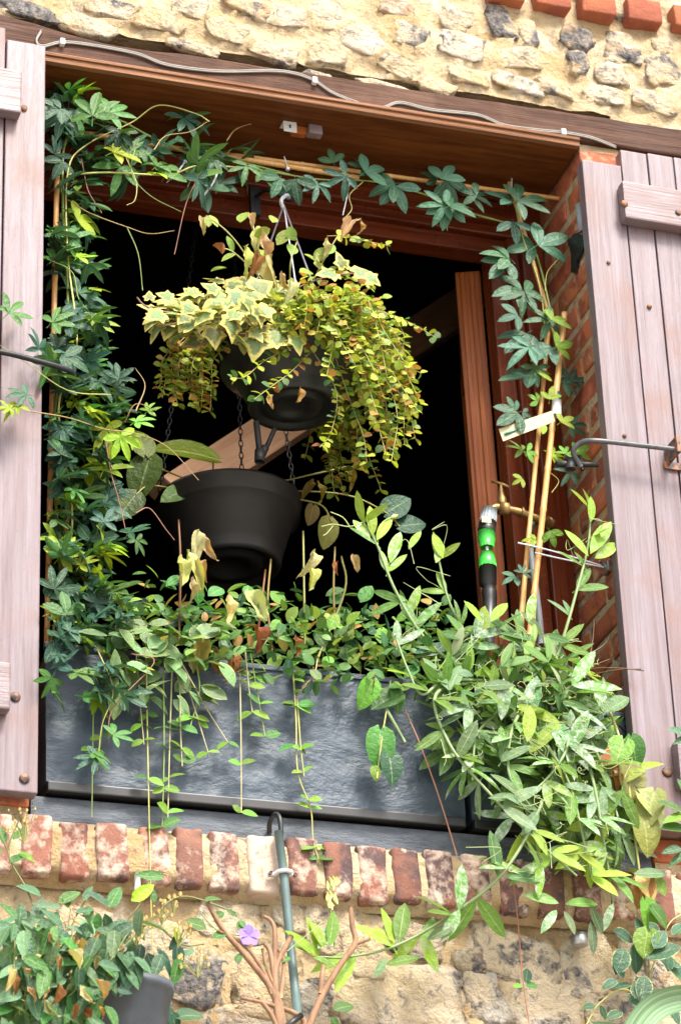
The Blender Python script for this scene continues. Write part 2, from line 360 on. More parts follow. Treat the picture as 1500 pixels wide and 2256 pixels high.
spec = [  # px, py, full width, full height, roll, tint, dark share, proud
 (55, 20, 150, 36, -6, (.13, .09, .06), .62, .020), (190, 58, 130, 40, -8, CR, .42, .018), (250, 22, 120, 50, -8, CR, .40, .02), (345, 45, 110, 55, -10, OC, .45, .02),
 (420, 18, 90, 50, 0, CR, .40, .02), (500, 70, 110, 52, -12, CR, .44, .02), (555, 20, 120, 46, -14, CR, .5, .024), (640, 40, 100, 60, 10, GY, .42, .02), (600, 115, 120, 40, -12, CR, .42, .02),
 (720, 30, 90, 70, 20, WH, .4, .02), (720, 120, 100, 60, 0, CR, .42, .02), (800, 90, 110, 80, -8, WH, .40, .02), (905, 80, 80, 60, -10, GY, .47, .02), (880, 145, 120, 55, -18, CR, .46, .02),
 (870, 20, 90, 44, -8, RU, .42, .02), (1015, 105, 110, 66, -8, WH, .52, .026), (1010, 42, 80, 60, 0, CR, .46, .02), (1105, 55, 60, 86, 14, DK, .66, .028), (1160, 75, 52, 70, 10, CR, .42, .02), (1268, 88, 92, 56, -20, DK, .66, .03),
 (1272, 142, 54, 62, 10, RU, .50, .028), (1140, 130, 100, 50, 10, WH, .42, .02), (1370, 108, 84, 74, 0, WH, .47, .022), (1345, 160, 80, 60, 0, CR, .42, .02), (1460, 165, 90, 80, 10, GY, .47, .022), (1455, 105, 70, 44, 0, OC, .40, .02),
 (1140, 185, 110, 40, -10, WH, .47, .02), (1030, 168, 90, 40, -10, CR, .42, .02), (1220, 195, 90, 40, -8, CR, .42, .02), (1330, 210, 110, 42, -8, WH, .42, .02), (1440, 225, 100, 50, -10, GY, .42, .02),
 (960, 190, 90, 36, -10, CR, .42, .02), (700, 168, 70, 24, -8, GY, .5, .014), (860, 195, 150, 22, -8, WH, .46, .016), (430, 105, 110, 24, -8, WH, .45, .012),
 # below the sill
 (430, 2160, 120, 110, -20, GY, .55, .032), (345, 2100, 110, 90, 0, CR, .42, .02), (580, 2160, 150, 140, 0, OC, .44, .024), (500, 2035, 130, 80, -5, WH, .42, .02), (740, 2045, 110, 90, 0, CR, .42, .024), (640, 2015, 80, 70, 0, WH, .40, .016),
 (790, 2110, 90, 90, 10, OC, .42, .03), (905, 2075, 150, 60, -12, DK, .56, .03), (1125, 2112, 210, 92, -12, WH, .48, .034), (1290, 2135, 120, 120, 0, CR, .46, .034), (870, 2195, 260, 130, -6, CR, .42, .036), (1070, 2205, 80, 110, 10, GY, .52, .03),
 (1195, 2215, 150, 120, -5, WH, .46, .034), (1340, 2235, 120, 80, 0, CR, .45, .03), (700, 2215, 90, 100, 0, GY, .54, .026), (300, 2200, 120, 90, 0, GY, .5, .026), (560, 2262, 160, 70, 0, GY, .5, .026), (180, 2050, 110, 80, 0, CR, .42, .02), (60, 2110, 120, 90, 0, CR, .44, .02), (1425, 2130, 110, 100, 0, CR, .44, .02), (120, 2190, 120, 90, 0, GY, .44, .02)]
SD = []
for (px, py, w, h, rot, tint, dk, pr) in spec:
    c = P(px, py, 0); a = w/2000; b = h/2000*1.12
    stones.append((c.x, c.z, a, b, radians(rot))); SD.append((tint, dk, pr))
def free(x, z, r):
    if -.16 < x < 1.62 and 3.70 < z < 6.5: return False
    if 6.0 < z < 6.165: return False
    if 3.985 < z < 4.16 and -.3 < x < 1.7: return False
    return all(((x-s[0])/(s[2]+r))**2 + ((z-s[1])/(s[3]+r))**2 > .9 for s in stones)
for k in range(3200):
    x, z = R(-.75, 2.35), R(3.1, 7.1); a = R(.035, .085); b = a*R(.5, .95)
    if free(x, z, max(a, b)*.8):
        stones.append((x, z, a, b, R(-.4, .3))); SD.append((random.choice((CR, CR, WH, GY, OC)), R(.38, .5), .022))
bm0 = bmesh.new(); bmesh.ops.create_icosphere(bm0, subdivisions=3, radius=1)
I3 = [v.co.copy() for v in bm0.verts]; F3 = [[v.index for v in f.verts] for f in bm0.faces]; bm0.free()
for i, ((x, z, a, b, rot), (tint, dk, pr)) in enumerate(zip(stones, SD)):
    if i >= 300: break
    vs = []
    sd = Vector((i*3.7, i*1.3, 0))
    for c in I3:
        # squarish, faceted lump
        e = Vector([math.copysign(abs(q)**.6, q) for q in c])
        k = 1.08 + .42*noise.noise(c*1.2+sd) + .20*noise.noise(c*2.8+sd) + .08*noise.noise(c*7+sd)
        e *= k*1.02; e.y = math.copysign(abs(e.y)**.6, e.y)*(1+.35*noise.noise(c*2.3+sd))
        u, w = e.x*a, e.z*b
        vs.append((u*cos(rot)-w*sin(rot), e.y*(pr*(.40 if z > 6 else .52)+.004), u*sin(rot)+w*cos(rot)))
    mb = MB(); mb.add(vs, F3); put('stone', mb.mesh('stone', 'stone'), wall, Matrix.Translation((x, .004-mortar_h(x, z)*.2, z)), tint+(dk,))
# mortar face
gx0, gx1, gz0, gz1, st = -.75, 2.35, 3.1, 7.1, .0125
nx, nz = int((gx1-gx0)/st), int((gz1-gz0)/st)
vs = []; idx = {}; fs = []
def inside(x, z): return LX-.1 < x < JX+.1 and 4.0 < z < 6.15
for j in range(nz+1):
    for i in range(nx+1):
        x, z = gx0+i*st, gz0+j*st
        idx[i, j] = len(vs); vs.append((x, .006-mortar_h(x, z), z))
for j in range(nz):
    for i in range(nx):
        if not inside(gx0+(i+.5)*st, gz0+(j+.5)*st): fs.append((idx[i, j], idx[i+1, j], idx[i+1, j+1], idx[i, j+1]))
mb = MB(); mb.add(vs, fs); mb.build('mortar', 'mortar', wall)
# lintel beam with an uneven top edge
bt = [(-220, -10), (0, 32), (230, 96), (420, 122), (600, 150), (750, 172), (900, 197), (1100, 227), (1300, 256), (1500, 287), (1800, 330)]
top = spline([P(a, b, -.01) for a, b in bt], 6)
vs = []; n = len(top)
for k, p in enumerate(top):
    zt = p.z + .003*noise.noise(Vector((p.x*14, 0, 3)))
    yj = .0015*noise.noise(Vector((p.x*9, 4, 0)))
    zb = 6.046 + .002*noise.noise(Vector((p.x*10, 9, 0)))
    vs += [(p.x, .20, zb), (p.x, -.010+yj, zb), (p.x, -.013+yj, zb+.004), (p.x, -.013+yj, zt-.004), (p.x, -.010+yj, zt), (p.x, .20, zt)]
fs = [(k*6+j, (k+1)*6+j, (k+1)*6+(j+1) % 6, k*6+(j+1) % 6) for k in range(n-1) for j in range(6)] + [(0, 1, 2, 3, 4, 5), tuple((n-1)*6+j for j in (5, 4, 3, 2, 1, 0))]
mb = MB(); mb.add(vs, fs, smooth=False); mb.build('lintel_beam', 'beam_wood', wall)
# brick-on-edge sill
sill = put('brick_sill', None, wall); BASE[sill.name] = Vector((.7, 0, 0)); sill.location = (0, 0, 0)
mb = MB()
gy = []
for i in range(161):
    x = -.32 + i*.0125
    for j in range(15):
        z = 3.985 + j*.0105
        gy.append((x, -.0400 + .005*noise.noise(Vector((x*22, 0, z*22))) + .003*noise.noise(Vector((x*70, 5, z*70))) + (.04*(j-11)/3 if j > 11 else 0) + (.036*(3-j)/3 if j < 3 else 0), z))
mb.add(gy, [(i*15+j, (i+1)*15+j, (i+1)*15+j+1, i*15+j+1) for i in range(160) for j in range(14)])
mb.box((-.32, .004, 3.986), (1.68, .26, 4.124)); mb.build('mortar', 'mortar', sill)
tone = {0: ((1, .8, .75), 0.54), 1: ((.9, .6, .5), 0.53), 2: ((.8, .7, .65), 0.56), 3: ((.9, .85, .8), 0.62), 4: ((.75, .8, .8), 0.42), 5: ((.8, .75, .75), 0.56), 6: ((1, 1, 1), 0.78), 7: ((.75, .7, .7), 0.51), 8: ((.7, .62, .6), 0.50), 9: ((.95, .7, .6), 0.53), 10: ((.5, .42, .42), 0.46), 11: ((1, .75, .6), 0.56), 12: ((.9, .8, .8), 0.59)}
xs = [-.27+.083*i for i in range(4)] ; bx = -.265; i = 0
cxs = []
pxs = [80, 165, 248, 345, 418, 495, 580, 668, 745, 822, 895, 970, 1050]
for q, px in enumerate(pxs): cxs.append((P(px, 1870+.085*(px-80), -.04).x, q))
x = cxs[0][0]
for q in range(4): cxs.append((x-.084*(q+1), random.randint(0, 12)))
x = cxs[12][0]
for q in range(7): cxs.append((x+.083*(q+1), random.choice((1, 7, 8, 9, 10))))
for q, (x, ti) in enumerate(cxs):
    w = R(.029, .033); tn, al = tone[ti]
    bm = chamfer_box((-w, -.046+R(-.004, .004), 3.998+R(-.006, .006)), (w, .10, 4.121+R(-.004, .004)), .009, .0045, q+1, 2)
    bm_obj('brick', bm, 'sill_brick', sill, Matrix.Translation((x, 0, 0)) @ Matrix.Rotation(R(-.03, .03), 4, 'Y').to_4x4() if False else Matrix.Translation((x, 0, 4.06)) @ Matrix.Rotation(R(-.025, .025), 4, 'Y') @ Matrix.Translation((0, 0, -4.06)), tn+(al,), True)
# brick jambs
for side in (1, -1):
    jamb = put('brick_jamb', None, wall); BASE[jamb.name] = Vector((.7, 0, 0)); jamb.location = (0, 0, 0)
    X0 = JX if side > 0 else LX
    mb = MB(); mb.box((X0+.0035, .003, 4.12), (X0+.112, .335, 6.045)) if side > 0 else mb.box((X0-.112, .003, 4.12), (X0-.0035, .335, 6.045)); mb.build('mortar', 'mortar', jamb)
    z = 4.158; k = 0
    while z < 6.03:
        h = min(.0555, 6.046-z)
        cut = [(.0, .096), (.113, .30)] if k % 2 else [(.0, .203), (.220, .30)]
        for (a, b) in cut:
            jx = R(-.003, .003)
            lo, hi = ((X0+jx, a-.004, z), (X0+.11, b, z+h)) if side > 0 else ((X0-.11, a-.004, z), (X0+jx, b, z+h))
            bm_obj('brick', chamfer_box(lo, hi, .005, .0022, k+side*50+a, 1), 'jamb_brick', jamb, None, (R(.75, 1), R(.7, 1), R(.65, 1), R(.36, .5)), True)
        z += .0755; k += 1
# red brick course high on the wall
for k in range(9):
    a = P(1118+k*101, -2+k*16.2, -.03); L = .087
    bm = chamfer_box((a.x-.045, -.034, a.z-.0), (a.x+.047, .06, a.z+.068), .005, .002, k, 1)
    bm_obj('brick', bm, 'jamb_brick', wall, None, (.42, .36, .34, .28), True)
# ------------------------------------------------------------------ soffit board below the beam
sof = thing('soffit_board', 'varnished plywood board lining the underside of the lintel', 'board', (.7, .12, 6.02))
bm_obj('panel', chamfer_box((LX+.004, -.004, 6.022), (JX-.004, .252, 6.0355), .001), 'soffit_wood', sof)
bm_obj('edge_strip', chamfer_box((LX-.01, -.020, 6.0205), (JX-.006, -.0045, 6.0352), .0015), 'ply_edge', sof)
bm_obj('edge_strip', chamfer_box((LX-.01, -.025, 6.0358), (JX-.006, -.012, 6.0445), .002), 'ply_edge', sof)
# ------------------------------------------------------------------ window
win = thing('window', 'dark red varnished timber window with one inward opened casement', 'window', (.7, .3, Z0))
steps = [(.252, .300, .060), (.268, .318, .030), (.284, .340, .045)]      # y0, y1, width; outer to inner
off = 0
for (y0, y1, w) in steps:
    bm_obj('frame_head', chamfer_box((LX+.02, y0, 6.021-off-w), (JX-.002, y1, 6.020-off), .004), 'frame_wood_level', win)
    bm_obj('frame_jamb', chamfer_box((JX-.002-off-w, y0+.001, Z0+.01), (JX-.003-off, y1-.001, 6.0185-off-w), .004), 'frame_wood', win)
    bm_obj('frame_jamb', chamfer_box((LX+off*.4+.001, y0+.001, Z0+.01), (LX+(off+w)*.4, y1-.001, 6.0185-off-w), .003), 'frame_wood', win)
    off += w
bm_obj('frame_sill', chamfer_box((LX+.06, .26, Z0+.002), (JX-.14, .338, Z0+.07), .004), 'frame_wood_level', win)
hx, hy = JX-.002-off-.002, .345; SM = Matrix.Translation((hx, hy, 0)) @ Matrix.Rotation(radians(-22), 4, 'Z')     # sash swung past square
sash = put('casement', None, win); BASE[sash.name] = Vector((.7, .3, Z0)); sash.location = (0, 0, 0)
sw, sz0, sz1 = .56, Z0+.085, 5.872
for nm, lo, hi in (('stile', (-.062, .0, sz0), (0, .07, sz1)), ('stile', (-.062, sw-.07, sz0), (0, sw, sz1)), ('rail', (-.060, .071, sz0), (-.002, sw-.071, sz0+.08)), ('rail', (-.060, .071, sz1-.07), (-.002, sw-.071, sz1))):
    bm_obj(nm, chamfer_box(lo, hi, .003), 'sash_wood', sash, SM)
for x in (-.045, -.022):
    bm_obj('bead', chamfer_box((x-.006, -.007, sz0+.01), (x+.006, -.0005, sz1-.005), .002), 'sash_wood', sash, SM)
m = MB(); m.box((-.034, .06, sz0+.07), (-.028, sw-.06, sz1-.06), SM); m.build('pane', 'glass', sash)
# pale timber strut inside
a, b = P(445, 1045, .66), P(1075, 630, 1.5)
st_ = thing('timber_beam', 'pale orange timber beam slanting across the dark room behind the pots', 'beam', a)
d = (b-a).normalized(); ext = b + d*.5; a2 = a - d*.16
yv = Vector((0, 1, 0)); zv = d.cross(yv).normalized(); zv = -zv if zv.z < 0 else zv; yv = zv.cross(d)
BMx = Matrix(((d.x, yv.x, zv.x, a2.x), (d.y, yv.y, zv.y, a2.y), (d.z, yv.z, zv.z, a2.z), (0, 0, 0, 1)))
bm_obj('beam', chamfer_box((0, -.02, -.045), ((ext-a2).length, .05, .045), .006), 'pale_timber', st_, BMx)
bm_obj('batten', chamfer_box((0.1, -.035, -.065), ((ext-a2).length, .02, -.047), .004), 'pale_timber', st_, BMx)

# ------------------------------------------------------------------ shutters
def shutter(label, boards, battens, bolts, pivot, ang, y0=-.062, y1=-.028):
    t = thing('window_shutter', label, 'shutter', pivot)
    Mx = Matrix.Translation(pivot) @ Matrix.Rotation(radians(ang), 4, 'Y') @ Matrix.Translation(-Vector(pivot))
    for (x0, x1, z0, z1, dy) in boards:
        bm_obj('board', chamfer_box((x0+.0012, y0+dy, z0), (x1-.0012, y1+dy*.3, z1), .003), 'shutter_wood', t, Mx)
    for (x0, x1, z0, z1) in battens:
        bm_obj('batten', chamfer_box((x0, y0-.034, z0), (x1, y0-.0015, z1), .004), 'batten_wood', t, Mx)
    for (px, py, s, yb) in bolts:
        p = P(px, py, yb); m = MB(); m.lathe([(.0001, -.004), (s*.75, -.0035), (s, -.001), (s, .004), (.0001, .004)], 12, Matrix.Translation(p) @ Matrix.Rotation(radians(-90), 4, 'X')); m.build('bolt', 'rusty_iron', t)
    return t, Mx
rb = [(1.364, 1.468, 4.205, 5.950, 0), (1.469, 1.539, 4.20, 6.000, .001), (1.540, 1.609, 4.202, 6.003, 0), (1.610, 1.680, 4.20, 6.005, .001), (1.681, 1.75, 4.202, 6.004, 0), (1.751, 1.82, 4.2, 6.004, .001), (1.821, 1.92, 4.2, 6.0, 0)]
shr, MxR = shutter('faded purple brown plank shutter folded back right of the window, iron stay across it', rb, [(1.450, 1.90, 5.775, 5.882), (1.452, 1.90, 4.30, 4.41)], [(1375, 448, .009, -.097), (1493, 468, .008, -.097), (1469, 1700, .012, -.064), (1340, 578, .005, -.064), (1430, 675, .006, -.064), (1375, 960, .005, -.064)], (1.38, -.04, 5.95), .85)
lb = [(-.048, .045, 4.162, 6.03, 0), (-.132, -.049, 4.16, 6.062, .001), (-.215, -.133, 4.162, 6.06, 0), (-.3, -.216, 4.16, 6.06, .001), (-.39, -.301, 4.16, 6.06, 0), (-.49, -.391, 4.16, 6.05, 0)]
shl, MxL = shutter('weathered brown plank shutter folded back left of the window', lb, [(-.47, -.018, 5.805, 5.922), (-.47, -.022, 4.325, 4.43)], [(54, 238, .008, -.064), (35, 1535, .011, -.064), (55, 1715, .011, -.064)], (.03, -.04, 6.0), .75)
# iron stay bars
m = MB(); m.tube(spline([P(1620, 1010, -.115), P(1500, 992, -.115), P(1400, 980, -.112), P(1310, 971, -.105), P(1278, 976, -.085), P(1262, 995, -.07), P(1272, 1018, -.055), P(1278, 1028, -.05)], 5), .0062, 8); m.build('stay_bar', 'grey_iron', shr)
m = MB(); m.tube([P(1224, 1023, -.045), P(1262, 1022, -.048)], .008, 8); m.tube([P(1262, 1022, -.048), P(1316, 1024, -.05)], .006, 6); m.tube([P(1255, 1012, -.05), P(1256, 1034, -.05)], .012, 8); m.tube([P(1276, 1004, -.045), P(1282, 1036, -.045)], .005, 6); m.build('stay_hook', 'black_iron', shr)
m = MB(); p = P(1482, 992, -.1); m.box((p.x-.004, p.y-.03, p.z-.02), (p.x+.004, -.0635, p.z+.022)); m.box((p.x-.01, -.068, p.z-.03), (p.x+.16, -.0635, p.z-.012)); m.build('stay_bracket', 'rusty_iron', shr)
m = MB(); m.tube(spline([P(-180, 745, -.12), P(0, 775, -.125), P(90, 797, -.125), P(150, 815, -.11), P(163, 828, -.09)], 5), .0062, 8); m.build('stay_bar', 'black_iron', shl)
# pintle hinge on the reveal
a, b = PX(1275, 452, JX-.012), PX(1284, 512, JX-.012)
m = MB(); m.tube([a, b], .0105, 10); m.build('hinge_barrel', 'grey_plastic', shr)
pl = [PX(q[0], q[1], JX-.008) for q in ((1262, 516), (1290, 505), (1290, 535), (1268, 575), (1268, 602), (1256, 600), (1257, 560), (1249, 530))]
m = MB(); m.add(pl + [q+Vector((.006, 0, 0)) for q in pl], [tuple(range(8)), tuple(range(15, 7, -1))] + [(i, i+8, (i+1) % 8+8, (i+1) % 8) for i in range(8)], smooth=False); m.build('hinge_plate', 'black_iron', shr)

# ------------------------------------------------------------------ cable along the beam
cpts = [(93, 66), (81, 90), (95, 102), (138, 93), (200, 99), (300, 118), (370, 143), (480, 157), (600, 156), (650, 162), (693, 178), (740, 208), (830, 238), (880, 226), (950, 242), (1050, 253), (1110, 276), (1180, 286), (1240, 292), (1300, 303), (1356, 324)]
cab = thing('electric_cable', 'thin grey twin cable clipped along the dark lintel beam', 'cable', P(700, 180, -.02))
for dz in (.0023, -.0023):
    m = MB(); m.tube([p+Vector((0, 0, dz)) for p in spline([P(a, b, -.018) for a, b in cpts], 6)], .0023, 6); m.build('strand', 'grey_cable', cab)
for (px, py) in ((138, 93), (693, 178), (1240, 292)):
    p = P(px, py, -.02); bm_obj('clip', chamfer_box(p-Vector((.006, .006, .0085)), p+Vector((.006, .008, .0085)), .002), 'white_plastic', cab)
# bits under the soffit
p = PZ(640, 268, 6.0215); br = thing('metal_bracket', 'small pale metal angle bracket under the lintel board', 'bracket', p)
bm_obj('plate', chamfer_box(p+Vector((-.018, -.0005, -.030)), p+Vector((.015, .0015, 0)), .001), 'white_plastic', br)
bm_obj('plate', chamfer_box(p+Vector((-.018, .0016, -.003)), p+Vector((.015, .028, -.0008)), .0006), 'white_plastic', br)
m = MB(); m.tube([p+Vector((-.002, -.0012, -.011)), p+Vector((-.002, -.0012, -.019))], .0022, 6); m.build('slot', 'black_iron', br)
p = PZ(690, 275, 6.0215); wb = thing('wooden_block', 'small broken timber block under the lintel board beside the bracket', 'block', p)
bm_obj('block', chamfer_box(p+Vector((-.012, -.004, -.026)), p+Vector((.022, .02, -.0005)), .003, .002, 3, 1), 'shutter_wood', wb)
bm_obj('stub', chamfer_box(p+Vector((-.05, .012, -.022)), p+Vector((-.0125, .03, -.0005)), .002, .002, 4, 1), 'sash_wood', wb)

# ------------------------------------------------------------------ slate sill, planters
ss = tag(bm_obj('slate_sill', chamfer_box((LX+.003, .002, 4.128), (JX-.003, .245, 4.186), .004, .0012, 2, 3), 'slate_sill'), 'narrow blue grey slate sill strip on top of the brick row', 'sill')
def planter(label, x0, x1, z0, z1, y0, y1):
    t = thing('window_box', label, 'planter', ((x0+x1)/2, (y0+y1)/2, z0))
    n = int((x1-x0)/.012); k = int((z1-z0)/.012); vs = []
    for j in range(k+1):
        for i in range(n+1):
            x, z = x0+(x1-x0)*i/n, z0+.016+(z1-.012-z0-.016)*j/k
            e = min(i, n-i, j, k-j)
            vs.append((x, y0-(.0035*noise.noise(Vector((x*9, 0, z*16)))+.0018*abs(noise.noise(Vector((x*28, 3, z*40)))) if e > 0 else 0), z))
    m = MB(); m.add(vs, [(j*(n+1)+i, j*(n+1)+i+1, (j+1)*(n+1)+i+1, (j+1)*(n+1)+i) for j in range(k) for i in range(n)]); m.build('front_panel', 'slate', t)
    bm_obj('shell', chamfer_box((x0, y0+.004, z0+.016), (x1, y1, z1-.03), .003), 'slate', t)
    bm_obj('rim', chamfer_box((x0-.003, y0-.005, z1-.012), (x1+.003, y0+.010, z1), .002), 'slate', t)
    bm_obj('rim', chamfer_box((x0-.003, y1-.012, z1-.012), (x1+.003, y1+.003, z1), .002), 'slate', t)
    bm_obj('soil', chamfer_box((x0+.004, y0+.011, z1-.0295), (x1-.004, y1-.013, z1-.014), .002, .003, 5, 3), 'soil', t)
    bm_obj('base_strip', chamfer_box((x0+.002, y0-.006, z0-.006), (x1-.002, y0+.012, z0+.0155), .003), 'black_plastic', t)
    bm_obj('base', chamfer_box((x0+.004, y0+.0125, z0-.003), (x1-.004, y1-.01, z0+.0158), .001), 'black_plastic', t)
    return t
planter('long dark slate textured window box filling the left of the sill', .050, .958, 4.198, 4.527, -.012, .19)
planter('shorter slate window box hidden behind the leafy pea plant', .974, 1.372, 4.198, 4.50, -.010, .19)
# ------------------------------------------------------------------ leaves
def lens(t, k=.42):                                  # half width of a leaf blade at t, widest near k
    return max(0.0, sin(pi*t**(math.log(.5)/math.log(k))))**.68
def blade(mb, L, Wd, k=.42, fold=.18, droop=.12, rows=6, cols=3, ang=0, heart=0, wave=0, base=(0, 0, 0), tip=0, curl=0):
    vs, uvs, fs = [], [], []
    ca, sa = cos(ang), sin(ang); C = (cols-1)/2
    for i in range(rows+1):
        t = i/rows; w = Wd/2*lens(min(.999, max(.004, t)), k)
        for j in range(cols):
            a = (j-C)/C; x = a*w; y = t*L
            if heart: y -= heart*L*abs(a)*max(0, 1-t*2.2)
            z = abs(a)*w*fold*2 - droop*L*t*t + wave*L*sin(t*9+a*2)*abs(a) - curl*w*a*a*2
            vs.append((base[0]+x*ca+y*sa, base[1]-x*sa+y*ca, base[2]+z)); uvs.append((.5+a/2, t))
    for i in range(rows):
        for j in range(cols-1):
            q = i*cols+j; fs.append((q, q+1, q+cols+1, q+cols))
    mb.add(vs, fs, uvs)
LM = {}
def lm(kind, mat, fn, n=3):
    LM[kind] = []
    for i in range(n):
        mb = MB(); fn(mb); LM[kind].append(mb.mesh('leaf_'+kind, mat))
def f_passion(mb):
    for a, l in ((0, 1), (.80, .92), (-.80, .92), (1.65, .66), (-1.65, .66)):
        blade(mb, l*R(.9, 1.06), R(.23, .30), .54, R(.1, .35), R(-.1, .32), 6, 3, a+R(-.18, .18))
    mb.tube([(0, 0, 0), (0, -.12, -.02), (0, -.28, -.1)], .014, 4)
def f_passion3(mb):
    for a, l in ((0, 1), (1.0, .85), (-1.0, .85)):
        blade(mb, l*R(.92, 1.06), R(.33, .42), .54, R(.08, .25), R(-.05, .25), 7, 3, a+R(-.15, .15))
    mb.tube([(0, 0, 0), (0, -.12, -.02), (0, -.28, -.1)], .014, 4)
def f_pair(mb):                                      # everlasting pea: two leaflets and a short stalk
    for sgn in (1, -1):
        blade(mb, R(.92, 1.06), R(.25, .35), .48, R(.08, .2), R(0, .18), 7, 3, sgn*R(.38, .75))
    mb.tube([(0, 0, 0), (0, -.16, -.02)], .02, 4)
def f_one(mb): blade(mb, 1, R(.27, .36), .5, R(.08, .22), R(0, .2), 7, 3)
def f_oval(mb): blade(mb, 1, R(.56, .68), .46, R(.08, .2), R(0, .2), 6, 3)
def f_round(mb): blade(mb, 1, R(.75, .9), .5, R(.05, .2), R(-.1, .25), 5, 3)
def f_heart(mb): blade(mb, 1, R(.72, .86), .36, R(.06, .2), R(.05, .3), 8, 5, heart=.16)
def f_bract(mb): blade(mb, 1, R(.38, .5), .4, R(.15, .3), R(0, .2), 6, 3)
def f_dry(mb):
    blade(mb, 1, R(.26, .42), R(.36, .5), R(.6, 1.4), R(-.1, .5), 10, 5, wave=R(.05, .12), curl=R(-.2, .6))
    tw = R(-1.2, 1.2); sd = Vector((R(0, 50), R(0, 50), 0))
    for i, q in enumerate(mb.v):
        v = Vector(q); a = tw*v.y; v = Vector((v.x*cos(a)-v.z*sin(a), v.y, v.x*sin(a)+v.z*cos(a)))
        mb.v[i] = tuple(v + noise.noise_vector(v*5+sd)*.07)
def f_ivy(mb):
    out = [(0, .02), (.16, -.10), (.40, -.04), (.38, .14), (.54, .36), (.30, .46), (.17, .72), (0, .96)]
    pts = out + [(-x, y) for (x, y) in out[-2:0:-1]]
    n = len(pts); cx = (0, .30)
    vs = [(cx[0], cx[1], R(.0, .06))]; uvs = [(.5, .3)]
    for s_ in (.62, 1):
        for (x, y) in pts:
            q = (cx[0]+(x-cx[0])*s_, cx[1]+(y-cx[1])*s_)
            vs.append((q[0], q[1], R(-.03, .03) - .18*(q[0]**2+(q[1]-.3)**2)*R(.5, 1.5))); uvs.append((.5+.5*s_, .3))
    fs = [(0, 1+i, 1+(i+1) % n) for i in range(n)] + [(1+i, 1+n+i, 1+n+(i+1) % n, 1+(i+1) % n) for i in range(n)]
    mb.add(vs, fs, uvs)
lm('passion', 'leaf', f_passion, 5); lm('passion3', 'leaf', f_passion3, 3)
lm('pair', 'leaf_matt', f_pair, 5); lm('one', 'leaf_matt', f_one, 3)
lm('oval', 'leaf', f_oval, 4); lm('round', 'leaf_trailing', f_round, 3); lm('heart', 'leaf', f_heart, 3)
lm('bract', 'leaf', f_bract, 4); lm('dry', 'leaf_dry', f_dry, 9); lm('ivy', 'leaf_ivy', f_ivy, 5); lm('edged', 'leaf_edged', f_oval, 4)
lm('pothos', 'leaf', f_heart, 2)

def frame(p, d, n, s):
    y = d.normalized(); z = (n - y*n.dot(y))
    if z.length < 1e-3: z = Vector((0, -1, .1)) - y*Vector((0, -1, .1)).dot(y)
    z.normalize(); x = y.cross(z)
    return Matrix(((x.x*s, y.x*s, z.x*s, p.x), (x.y*s, y.y*s, z.y*s, p.y), (x.z*s, y.z*s, z.z*s, p.z), (0, 0, 0, 1)))
def mesh_add(mb, me, mtx):
    o = len(mb.v); mb.v += [tuple(mtx @ v.co) for v in me.vertices]; ul = me.uv_layers[0].data
    for pl_ in me.polygons: mb.f.append([i+o for i in pl_.vertices]); mb.uv.append([tuple(ul[l].uv) for l in pl_.loop_indices]); mb.sm.append(True)
def nrm(j=.5, b=(.05, -.8, .5)): return Vector((b[0]+R(-j, j), b[1]+R(-j, j), b[2]+R(-j, j)))
def lf(root, kind, px, py, ang, L, Y, col, dy=.3, j=.5, name='leaf', nb=(.0, -.85, .35)):
    """leaf whose base is seen at (px, py), pointing ang degrees (0 right, 90 up), L photo pixels long, at depth Y"""
    p = P(px, py, Y); a = radians(ang)
    q = P(px+cos(a)*L, py-sin(a)*L, Y); d = q-p; s = d.length
    d = d + Vector((0, R(-dy, dy)*s, 0))
    return put(name, random.choice(LM[kind]), root, frame(p, d, nrm(j, nb), s), col)
def lw(root, kind, p, d, s, col, j=.5, nb=(0, -.85, .35), name='leaf'):
    return put(name, random.choice(LM[kind]), root, frame(Vector(p), Vector(d), nrm(j, nb), s), col)
def stem(root, pts, r, col, name='stem', k=6, n=5, pix=True):
    """pts: (px, py, Y) photo pixels with a depth"""
    w = spline([P(*q) for q in pts] if pix else pts, k)
    m = MB(); m.tube(w, r if isinstance(r, (int, float)) else [r[0]+(r[1]-r[0])*i/(len(w)-1) for i in range(len(w))], n)
    m.build(name, 'stem', root, col); return w
def shade(c, v=.25): k = R(1-v, 1+v); return (c[0]*k*R(.9, 1.1), c[1]*k, c[2]*k*R(.85, 1.15))
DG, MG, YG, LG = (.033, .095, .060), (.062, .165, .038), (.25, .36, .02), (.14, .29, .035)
PEA, PEAY, PEAG = (.12, .25, .045), (.25, .40, .04), (.14, .24, .11)
BR, TAN, PALE = (.30, .135, .045), (.46, .31, .15), (.50, .47, .22)
RED, GS, YS = (.34, .15, .09), (.26, .36, .09), (.50, .48, .14)

# ------------------------------------------------------------------ bamboo canes
def cane(label, a, b, r=.006):
    A, B = P(*a), P(*b); t = thing('bamboo_cane', label, 'cane', A, 'bamboo plant canes')
    L = (B-A).length; n = max(3, int(L/.11)); m = MB()
    pts, rr = [], []
    for i in range(n):
        for (f, k) in ((0, 1.15), (.05, 1.0), (.5, .97), (.95, 1.0)):
            pts.append(A.lerp(B, (i+f)/n)); rr.append(r*k)
    pts.append(B); rr.append(r)
    m.tube(pts, rr, 8); m.build('culm', 'bamboo', t); return t
cane('bamboo cane lying level under the lintel, nearer the left shutter', (150, 288, .13), (790, 392, .13), .007)
cane('bamboo cane lying level under the lintel, reaching the right jamb', (470, 336, .145), (1235, 438, .145), .0055)
cane('tall bamboo cane upright beside the left shutter in the leaves', (128, 330, .07), (104, 1420, .06), .0065)
cane('short bamboo cane low among the dark leaves by the left shutter', (158, 1010, .08), (128, 1420, .07), .006)
